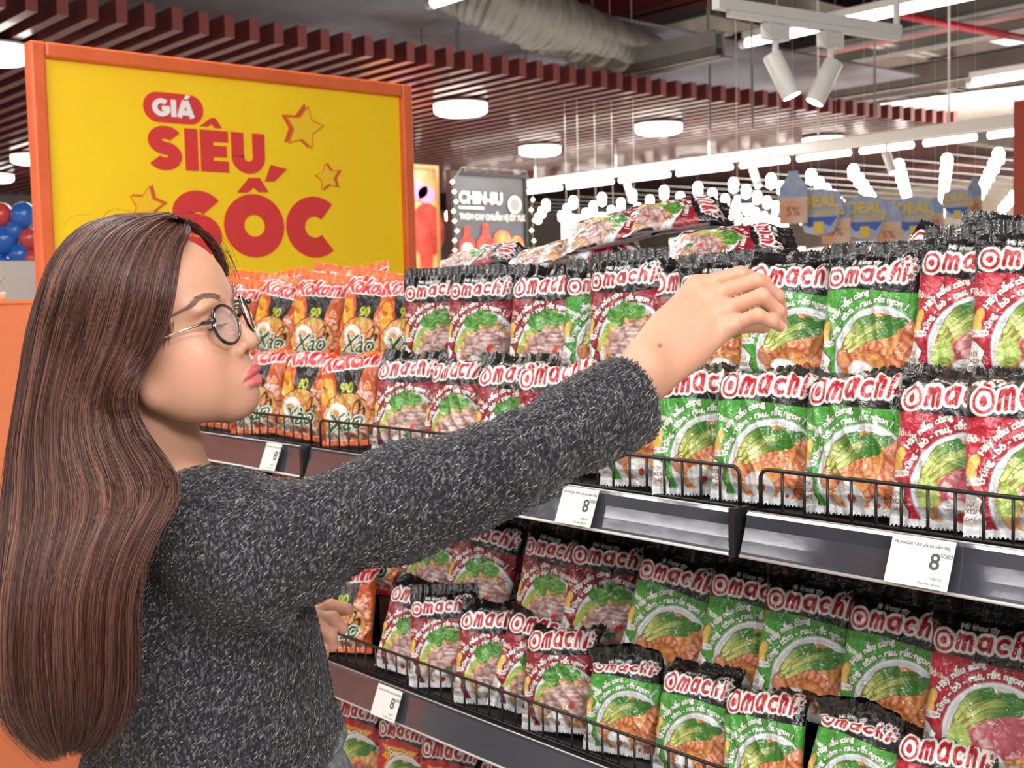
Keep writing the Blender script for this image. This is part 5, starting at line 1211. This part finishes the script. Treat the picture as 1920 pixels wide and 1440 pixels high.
# ------------------------------------------------------------------ jumper, jeans, shoes
def wob(P, f, s): return np.sin(P @ np.array([f, f * .7, f * .4], np.float32) + s) * np.sin(P @ np.array([-f * .5, f * .9, f * .8], np.float32) + s * 2.3)
HEM = .962
def sweater_sdf(P):
    q = (P - NB.astype(np.float32)) @ BR_
    tz = P[:, 2]
    d = sell(P, NB - Bu * .235 + Bf * .034, (.136, .170, .30), BR_)
    d = smin(d, sell(P, NB - Bu * .43 + Bf * .060, (.136, .168, .26), BR_), .06)
    d = smin(d, scap(P, NB + Bs * .02 - Bu * .012, SH, .058, .060), .03); d = smin(d, scap(P, SH, SR, .058, .058), .03); d = smin(d, scap(P, NB - Bs * .02, SL, .066, .060), .03)
    up_ = scap(P, SR, SR * .45 + ER * .55, .054, .056); up_ = smin(up_, scap(P, SR * .45 + ER * .55, ER, .056, .047), .02)
    fo = scap(P, ER, at(1180, 748, 1.31), .0455, .0470)
    ax = _n(at(1180, 748, 1.31) - ER); al = (P - ER.astype(np.float32)) @ ax.astype(np.float32); L = float(np.linalg.norm(at(1180, 748, 1.31) - ER))
    # gathers along the sleeve
    fo = fo + .0020 * np.sin(al * 120 + 2 * np.sin((P @ u_.astype(np.float32)) * 40)) * np.exp(-(al / .05) ** 2) + .0012 * wob(P, 60, 1)
    fo = smax(fo, al - (L + .004), .006)
    fo = smax(fo, -(scap(P, ER, WR, .0425, .0425)), .003) if False else fo
    seam = np.abs(al + .004 + .012 * np.sin((P @ u_.astype(np.float32)) * 30)); arm = smin(up_, fo, .018) + .0035 * 1.7 * np.exp(-(seam / .009) ** 2)
    ua = _n(ER - SR); ul = (P - SR.astype(np.float32)) @ ua.astype(np.float32)
    arm = arm + .0055 * np.sin(ul * 62 + 3 * wob(P, 14, 2)) * np.exp(-((ul - .07) / .10) ** 2) + .002 * wob(P, 32, 5)
    d = smin(d, arm, .075)
    la = smin(scap(P, SL, EL, .060, .052), scap(P, EL, WL * .72 + EL * .28, .050, .040), .02); d = smin(d, la, .02)
    d = d + .004 * wob(P, 16, .4) + .0015 * wob(P, 45, 3)
    ez = tz - (HEM + .30 * np.clip(q[:, 0] - .05, 0, 1)); d = d - .006 * np.exp(-((ez - .012) / .014) ** 2)
    d = smax(d, -ez, .01)
    # neck opening and inner hollow of the cuff
    d = smax(d, -scap(P, NB + Bu * .03, NB + Bu * .25, .058, .075), .008)
    d = smax(d, -scap(P, at(1135, 770, 1.298), at(1260, 715, 1.34), .040, .0445), .003)
    return d
V, Q = sdf_mesh(sweater_sdf, np.minimum(BLO, BLO) - .03, BHI + .03, .0042)
m_knit = bpy.data.materials.new('charcoal_knit'); m_knit.use_nodes = True; _b = m_knit.node_tree.nodes['Principled BSDF']; _N = m_knit.node_tree.nodes; _L = m_knit.node_tree.links
_b.inputs['Roughness'].default_value = .85; _b.inputs['Sheen Weight'].default_value = .15; _b.inputs['Specular IOR Level'].default_value = .2
_t = _N.new('ShaderNodeTexCoord'); _mp = _N.new('ShaderNodeMapping'); _mp.inputs['Scale'].default_value = (230, 420, 170); _mp.inputs['Rotation'].default_value = (.5, .6, .4)
_nz = _N.new('ShaderNodeTexNoise'); _nz.inputs['Scale'].default_value = 1.; _nz.inputs['Detail'].default_value = 3; _L.new(_t.outputs['Object'], _mp.inputs[0]); _L.new(_mp.outputs[0], _nz.inputs['Vector'])
_r = _N.new('ShaderNodeValToRGB'); e = _r.color_ramp.elements; e[0].position = .42; e[0].color = (*lin('1c1b20'), 1); e[1].position = .70; e[1].color = (*lin('6d6b70'), 1); k = e.new(.55); k.color = (*lin('38363c'), 1)
_L.new(_nz.outputs['Fac'], _r.inputs[0]); _L.new(_r.outputs[0], _b.inputs['Base Color']); _bp = _N.new('ShaderNodeBump'); _bp.inputs['Strength'].default_value = .8; _bp.inputs['Distance'].default_value = .002; _L.new(_nz.outputs['Fac'], _bp.inputs['Height']); _L.new(_bp.outputs[0], _b.inputs['Normal'])
sw = pk(np_mesh('jumper', V, Q, m_knit)); sw['label'] = 'charcoal flecked knit jumper'
# flecks: short fibres standing in the knit
rs = np.random.RandomState(5); a, b, c = V[Q[:, 0]], V[Q[:, 1]], V[Q[:, 3]]; nrm = np.cross(b - a, c - a); ar = np.linalg.norm(nrm, axis=1); nrm /= ar[:, None] + 1e-12
def fibres(n, rad, ln, cols, name, seed):
    rs = np.random.RandomState(seed); i = rs.choice(len(Q), n, p=ar / ar.sum()); p = a[i] + (b[i] - a[i]) * rs.rand(n, 1) + (c[i] - a[i]) * rs.rand(n, 1); N_ = nrm[i]
    w = _n(r_ * .75 + u_ * .75 + t_ * .2); d = w[None] + rs.randn(n, 3) * .17; d -= (d * N_).sum(1)[:, None] * N_ * .92; d /= np.linalg.norm(d, axis=1)[:, None]; s = np.cross(d, N_); L_ = ln * rs.uniform(.5, 1.3, (n, 1))
    p0 = p + N_ * .0002; p1 = p + d * L_ * .5 + N_ * rs.uniform(.0008, .0018, (n, 1)); p2 = p + d * L_ + N_ * rs.uniform(.0, .0014, (n, 1))
    rr = rad * rs.uniform(.6, 1.3, (n, 1)); Vf = np.stack([p0 - s * rr, p0 + s * rr, p1 - s * rr, p1 + s * rr, p1 + N_ * rr, p2], 1).reshape(-1, 3); o = np.arange(n)[:, None] * 6
    T = np.concatenate([o + np.array(t_i) for t_i in ([0, 1, 3], [0, 3, 2], [2, 3, 5], [0, 2, 4], [4, 3, 1], [2, 5, 4], [3, 4, 5])])
    cc = np.array([lin(x) for x in cols])[rs.randint(0, len(cols), n)]; return np_mesh(name, Vf, T, m_fib, col=np.repeat(cc, 6, 0), smooth=False)
m_fib = bpy.data.materials.new('fibre'); m_fib.use_nodes = True; _b = m_fib.node_tree.nodes['Principled BSDF']; _b.inputs['Roughness'].default_value = .7
_a = m_fib.node_tree.nodes.new('ShaderNodeAttribute'); _a.attribute_name = 'Col'; m_fib.node_tree.links.new(_a.outputs['Color'], _b.inputs['Base Color'])
f = fibres(60000, .00042, .0055, ['242329', '34323a', '2a282e', '4a484e', '1a191d', '5d5b61', '77757b', '8c8a86', 'b4afa8', '2a282e', '1f1e22'], 'knit_fibres', 8); f['kind'] = 'stuff'; f.parent = sw

def leg_sdf(P):
    hp = NB - Bu * .50; d = sell(P, np.array([hp[0], hp[1], .90]) + Bf * .064, (.142, .172, .14), BR_)
    for s in (-1, 1):
        h_ = np.array([hp[0], hp[1], .86]) + Bs * .085 * s + Bf * .03; k_ = np.array([hp[0], hp[1], .48]) + Bs * .09 * s + Bf * .04; a_ = np.array([hp[0], hp[1], .09]) + Bs * .10 * s + Bf * .0
        d = smin(d, smin(scap(P, h_, k_, .085, .062), scap(P, k_, a_, .062, .052), .02), .03)
    d = smax(d, P[:, 2] - 1.008, .006); return smax(d + .002 * wob(P, 30, 2), .06 - P[:, 2], .005)
hp = NB - Bu * .5
V, Q = sdf_mesh(leg_sdf, np.array([hp[0] - .3, hp[1] - .3, .02]), np.array([hp[0] + .3, hp[1] + .3, 1.1]), .008)
jn = pk(np_mesh('jeans', V, Q, mat('grey_denim', '8d9096', .85, vary=('5b5f66', 70), bump=.5, bscale=300))); jn['label'] = 'pale grey denim jeans'
bc = np.array([hp[0], hp[1], .995]) + Bf * .064
wb = [bc + Bf * .122 * math.cos(a) + Bs * .145 * math.sin(a) for a in np.linspace(0, 2 * math.pi, 49)[:-1]]
pkb = MB(); pkb.tube(wb, .007, 8, closed=True); o = pkb.build('waistband', MATS['grey_denim'], None, True); o.parent = jn
for s in (-1, 1):
    c = np.array([hp[0], hp[1], 0]) + Bs * .10 * s
    def shoe(P, c=c):
        d = smin(sell(P, c + Bf * .10 + Bu * .035, (.075, .042, .035), BR_), sell(P, c - Bf * .01 + Bu * .045, (.065, .038, .05), BR_), .03); return smax(d, .004 - P[:, 2], .004)
    V, Q = sdf_mesh(shoe, c - np.array([.25, .25, .02]), c + np.array([.25, .25, .15]), .006); pk(np_mesh('shoe', V, Q, mat('shoe_white', 'dcdad6', .5)))

# ------------------------------------------------------------------ hair: every level runs round from the face edge over the near side to the back
LV = [  # front edge px, back edge px, depth centre, half thickness
    ((350, 424), (300, 405), 1.315, .018), ((352, 440), (215, 408), 1.315, .050), ((338, 468), (150, 432), 1.318, .070), ((328, 520), (100, 487), 1.32, .084), ((318, 580), (74, 555), 1.325, .090),
    ((298, 640), (52, 640), 1.325, .092), ((262, 698), (40, 725), 1.325, .094), ((246, 748), (28, 800), 1.325, .096), ((268, 815), (18, 880), 1.322, .098), ((312, 880), (10, 950), 1.315, .102), ((322, 930), (4, 1010), 1.30, .108),
    ((286, 995), (-2, 1080), 1.29, .112), ((252, 1075), (-6, 1150), 1.28, .112), ((240, 1160), (-6, 1220), 1.275, .110), ((240, 1240), (-2, 1280), 1.275, .104), ((234, 1310), (10, 1330), 1.275, .092), ((210, 1365), (40, 1378), 1.275, .07), ((160, 1412), (95, 1425), 1.275, .045)]
LA_ = np.array([[a[0], a[1], b[0], b[1], d, w] for a, b, d, w in LV])
def hair_pt(tau, th, inset=0.):
    """tau 0..1 down the length, th 0..2pi round (0 face edge, pi back edge); arrays"""
    x = tau * (len(LV) - 1); i = np.clip(x.astype(int), 0, len(LV) - 2); f = (x - i)[..., None]
    i0 = np.maximum(i - 1, 0); i3 = np.minimum(i + 2, len(LV) - 1); A, B_, C_, D_ = LA_[i0], LA_[i], LA_[i + 1], LA_[i3]
    L = .5 * (2 * B_ + (C_ - A) * f + (2 * A - 5 * B_ + 4 * C_ - D_) * f * f + (3 * B_ - A - 3 * C_ + D_) * f ** 3)
    s = (1 - np.cos(th)) / 2; sn = np.sin(th); s = s * (1 - 2 * inset) + inset
    px = L[..., 0] * (1 - s) + L[..., 2] * s; py = L[..., 1] * (1 - s) + L[..., 3] * s
    top = np.clip(1 - tau * 7, 0, 1); py = py - top * 8 * np.sin(np.pi * s)
    near = np.where(sn >= 0, np.maximum(np.abs(sn) ** .7, .92 * np.clip(1 - (s - .12) / .3, 0, 1)), -np.abs(sn) ** .7); dp = L[..., 4] - near * L[..., 5] * (1 - inset)
    dp = dp + (s < .5) * 0
    k = np.stack([(px - 960) / F, -(py - 720) / F, -np.ones_like(px)], -1) @ RC.T; P = CAM + k * dp[..., None]
    shp = P.shape[:-1]; P = P.reshape(-1, 3); k = k.reshape(-1, 3); sgn = np.where(sn >= 0, -1., 1.).reshape(-1) * np.ones(len(P)); want = .0095 - inset * .12
    m = ((P - HW((0, 0, 0))) ** 2).sum(1) < .19 ** 2
    for _ in range(7):                                     # lie on the scalp, never inside it
        q = HLoc(P[m].astype(np.float32)); dd = head_sdf(q); P[m] += k[m] * (sgn[m] * np.clip(want - dd, 0, .03) * 1.0)[:, None]
    return P.reshape(shp + (3,))
# inner shell
n1, n2 = 90, 72
T_, H_ = np.meshgrid(np.linspace(0, .985, n1), np.linspace(0, 2 * math.pi, n2, endpoint=False), indexing='ij')
P_ = hair_pt(T_, H_, .035).reshape(-1, 3); g = np.arange(n1 * n2).reshape(n1, n2); g2 = np.roll(g, -1, 1)
Qh = np.stack([g[:-1], g2[:-1], g2[1:], g[1:]], -1).reshape(-1, 4)
m_hair = bpy.data.materials.new('brown_hair'); m_hair.use_nodes = True; _b = m_hair.node_tree.nodes['Principled BSDF']; _b.inputs['Roughness'].default_value = .42; _b.inputs['Specular IOR Level'].default_value = .4
_a = m_hair.node_tree.nodes.new('ShaderNodeAttribute'); _a.attribute_name = 'Col'; m_hair.node_tree.links.new(_a.outputs['Color'], _b.inputs['Base Color'])
hair = pk(np_mesh('hair', P_, Qh, m_hair, col=np.tile(np.array(lin('2e1a16')), (len(P_), 1)))); hair['label'] = 'long straight reddish brown hair'
def strands(n, seed, th0, th1, rad, t0=0., loose=.0012, spread=.012, tmin=.80, ns=34):
    rs = np.random.RandomState(seed); th = rs.uniform(th0, th1, n); nc = max(8, n // 26); cc = np.sort(rs.uniform(th0, th1, nc)); ci = np.clip(np.searchsorted(cc, th), 0, nc - 1); target = cc[ci]
    tau1 = rs.uniform(tmin, 1.0, n); ins = rs.uniform(-.004, .03, n); ph_ = rs.uniform(0, 6.28, n); cph = rs.uniform(0, 6.28, nc)[ci]; t = np.linspace(0, 1, ns)[None] * (tau1 - t0)[:, None] + t0
    cl = .75 * t ** 1.2; TH = th[:, None] * (1 - cl) + target[:, None] * cl + .05 * np.sin(t * 9 + cph[:, None]) * t + .02 * np.sin(t * 21 + ph_[:, None]) * t
    shape = t.shape; P = np.zeros(shape + (3,))
    for k_ in range(ns): P[:, k_] = hair_pt(t[:, k_], TH[:, k_], 0.) 
    cen = hair_pt(t[:, ::1].reshape(-1), np.full(t.size, math.pi / 2), .5).reshape(P.shape)
    inw = (ins[:, None] + .012 * np.sin(cph[:, None] * 3 + t * 5) * t)[..., None]; mid = HW((.0, 0, .02)); P = P + (cen - P) * inw * .9
    P += rs.randn(n, 1, 3) * (.0010 + loose * t[..., None] ** 1.5) + np.stack([np.sin(t * 26 + ph_[:, None] + k_) for k_ in range(3)], -1) * .0005
    tg = np.gradient(P, axis=1); tg /= np.linalg.norm(tg, axis=2)[..., None] + 1e-12; s1 = np.cross(tg, t_[None, None]); s1 /= np.linalg.norm(s1, axis=2)[..., None] + 1e-12; s2 = np.cross(tg, s1)
    rr = (rad * rs.uniform(.7, 1.3, n))[:, None, None] * (1 - .75 * np.linspace(0, 1, ns) ** 4)[None, :, None]
    ring = np.stack([P + rr * (math.cos(a) * s1 + math.sin(a) * s2) for a in (0, 2.094, 4.189)], 2)                       # n, ns, 3, 3
    V_ = ring.reshape(-1, 3); o = (np.arange(n) * ns * 3)[:, None, None] + (np.arange(ns - 1) * 3)[None, :, None] + np.arange(3)[None, None]; o2 = o - o % 3 + (o % 3 + 1) % 3
    o2 = (np.arange(n) * ns * 3)[:, None, None] + (np.arange(ns - 1) * 3)[None, :, None] + ((np.arange(3) + 1) % 3)[None, None]
    Q_ = np.stack([o, o2, o2 + 3, o + 3], -1).reshape(-1, 4)
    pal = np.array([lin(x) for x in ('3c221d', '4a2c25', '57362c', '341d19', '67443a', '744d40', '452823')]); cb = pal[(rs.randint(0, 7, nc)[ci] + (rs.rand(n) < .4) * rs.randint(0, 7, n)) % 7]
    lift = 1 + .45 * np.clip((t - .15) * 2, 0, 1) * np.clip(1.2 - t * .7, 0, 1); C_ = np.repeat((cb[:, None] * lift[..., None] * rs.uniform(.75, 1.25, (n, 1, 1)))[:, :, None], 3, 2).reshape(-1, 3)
    return V_, Q_, C_
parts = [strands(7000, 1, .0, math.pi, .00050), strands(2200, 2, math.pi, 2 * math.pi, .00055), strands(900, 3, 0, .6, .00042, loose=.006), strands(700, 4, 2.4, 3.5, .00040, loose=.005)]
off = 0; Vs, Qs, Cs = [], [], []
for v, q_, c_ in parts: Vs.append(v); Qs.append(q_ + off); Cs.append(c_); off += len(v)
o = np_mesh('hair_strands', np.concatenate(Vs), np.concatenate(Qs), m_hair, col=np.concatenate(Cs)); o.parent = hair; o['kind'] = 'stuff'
# wisps over the far side of the forehead and loose flyaway hairs
rnd = random.Random(9); mb = MB()
def wisp(pts, r=.0003):
    pts = [at(*p) for p in pts]; pts = [tuple(x) for x in sline(pts, 18)] if False else pts
    out = []; Q4 = [2 * pts[0] - pts[1]] + pts + [2 * pts[-1] - pts[-2]]
    for i in range(1, len(Q4) - 2):
        for t in np.linspace(0, 1, 7)[:-1]:
            A, B_, C_, D_ = Q4[i - 1:i + 3]; out.append(.5 * (2 * B_ + (C_ - A) * t + (2 * A - 5 * B_ + 4 * C_ - D_) * t * t + (3 * B_ - A - 3 * C_ + D_) * t ** 3))
    out.append(pts[-1]); mb.tube(out, [r] * (len(out) - 1) + [r * .3], 3, cap=False)
for k in range(420):                                       # fringe sweeping from the parting down the far temple
    f = rnd.random(); j = lambda s: rnd.gauss(0, s); d = 1.30 + .05 * f
    wisp([(300 + 45 * rnd.random() + j(3), 408 + 14 * f + j(2), d - .03), (352 + 14 * f + j(3), 416 + 14 * f + j(3), d), (385 + 10 * f + j(3), 440 + 16 * f + j(3), d + .02), (405 + 8 * f + j(3), 468 + 16 * f + j(4), d + .04), (418 + 6 * f + j(4), 500 + 20 * rnd.random(), d + .055)], .0004)
for k in range(260):                                       # strands from the parting over the near hairline
    f = rnd.random(); j = lambda s: rnd.gauss(0, s)
    wisp([(345 - 60 * f + j(2), 412 - 6 * math.sin(f * 3) + j(1), 1.30), (342 - 22 * f + j(2), 440 + j(2), 1.262), (330 - 16 * f + j(3), 490 + j(4), 1.238), (322 - 16 * f + j(4), 550 + j(6), 1.232), (314 - 24 * f + j(6), 620 + j(14), 1.234)], .0004)
for k in range(16):
    x = rnd.uniform(110, 330); wisp([(x, 425 - (x - 110) * .08, 1.31), (x + rnd.uniform(10, 40), 402 + rnd.uniform(-10, 6), 1.31), (x + rnd.uniform(50, 90), 405 + rnd.uniform(-12, 10), 1.32)], .00012)
for k in range(12):
    y = rnd.uniform(430, 470); wisp([(395, y, 1.33), (420 + rnd.uniform(0, 12), y + 25, 1.34), (438 + rnd.uniform(0, 16), y + 75 + rnd.uniform(-10, 25), 1.35)], .00022)
for k in range(14):
    y = rnd.uniform(700, 1250); x = 30 if y < 900 else 8; wisp([(x + 60 - (y - 500) * .04, y, 1.31), (x + 20 - rnd.uniform(0, 14), y + 60, 1.31), (x + 30, y + 150, 1.31)], .0002)
col = np.tile(np.array(lin('5b382e')), (len(mb.v), 1)); Vw = np.array(mb.v); Qw = np.array([f for f in mb.f if len(f) == 4])
o = np_mesh('loose_strands', Vw, Qw, m_hair, col=col); o.parent = hair; o['kind'] = 'stuff'
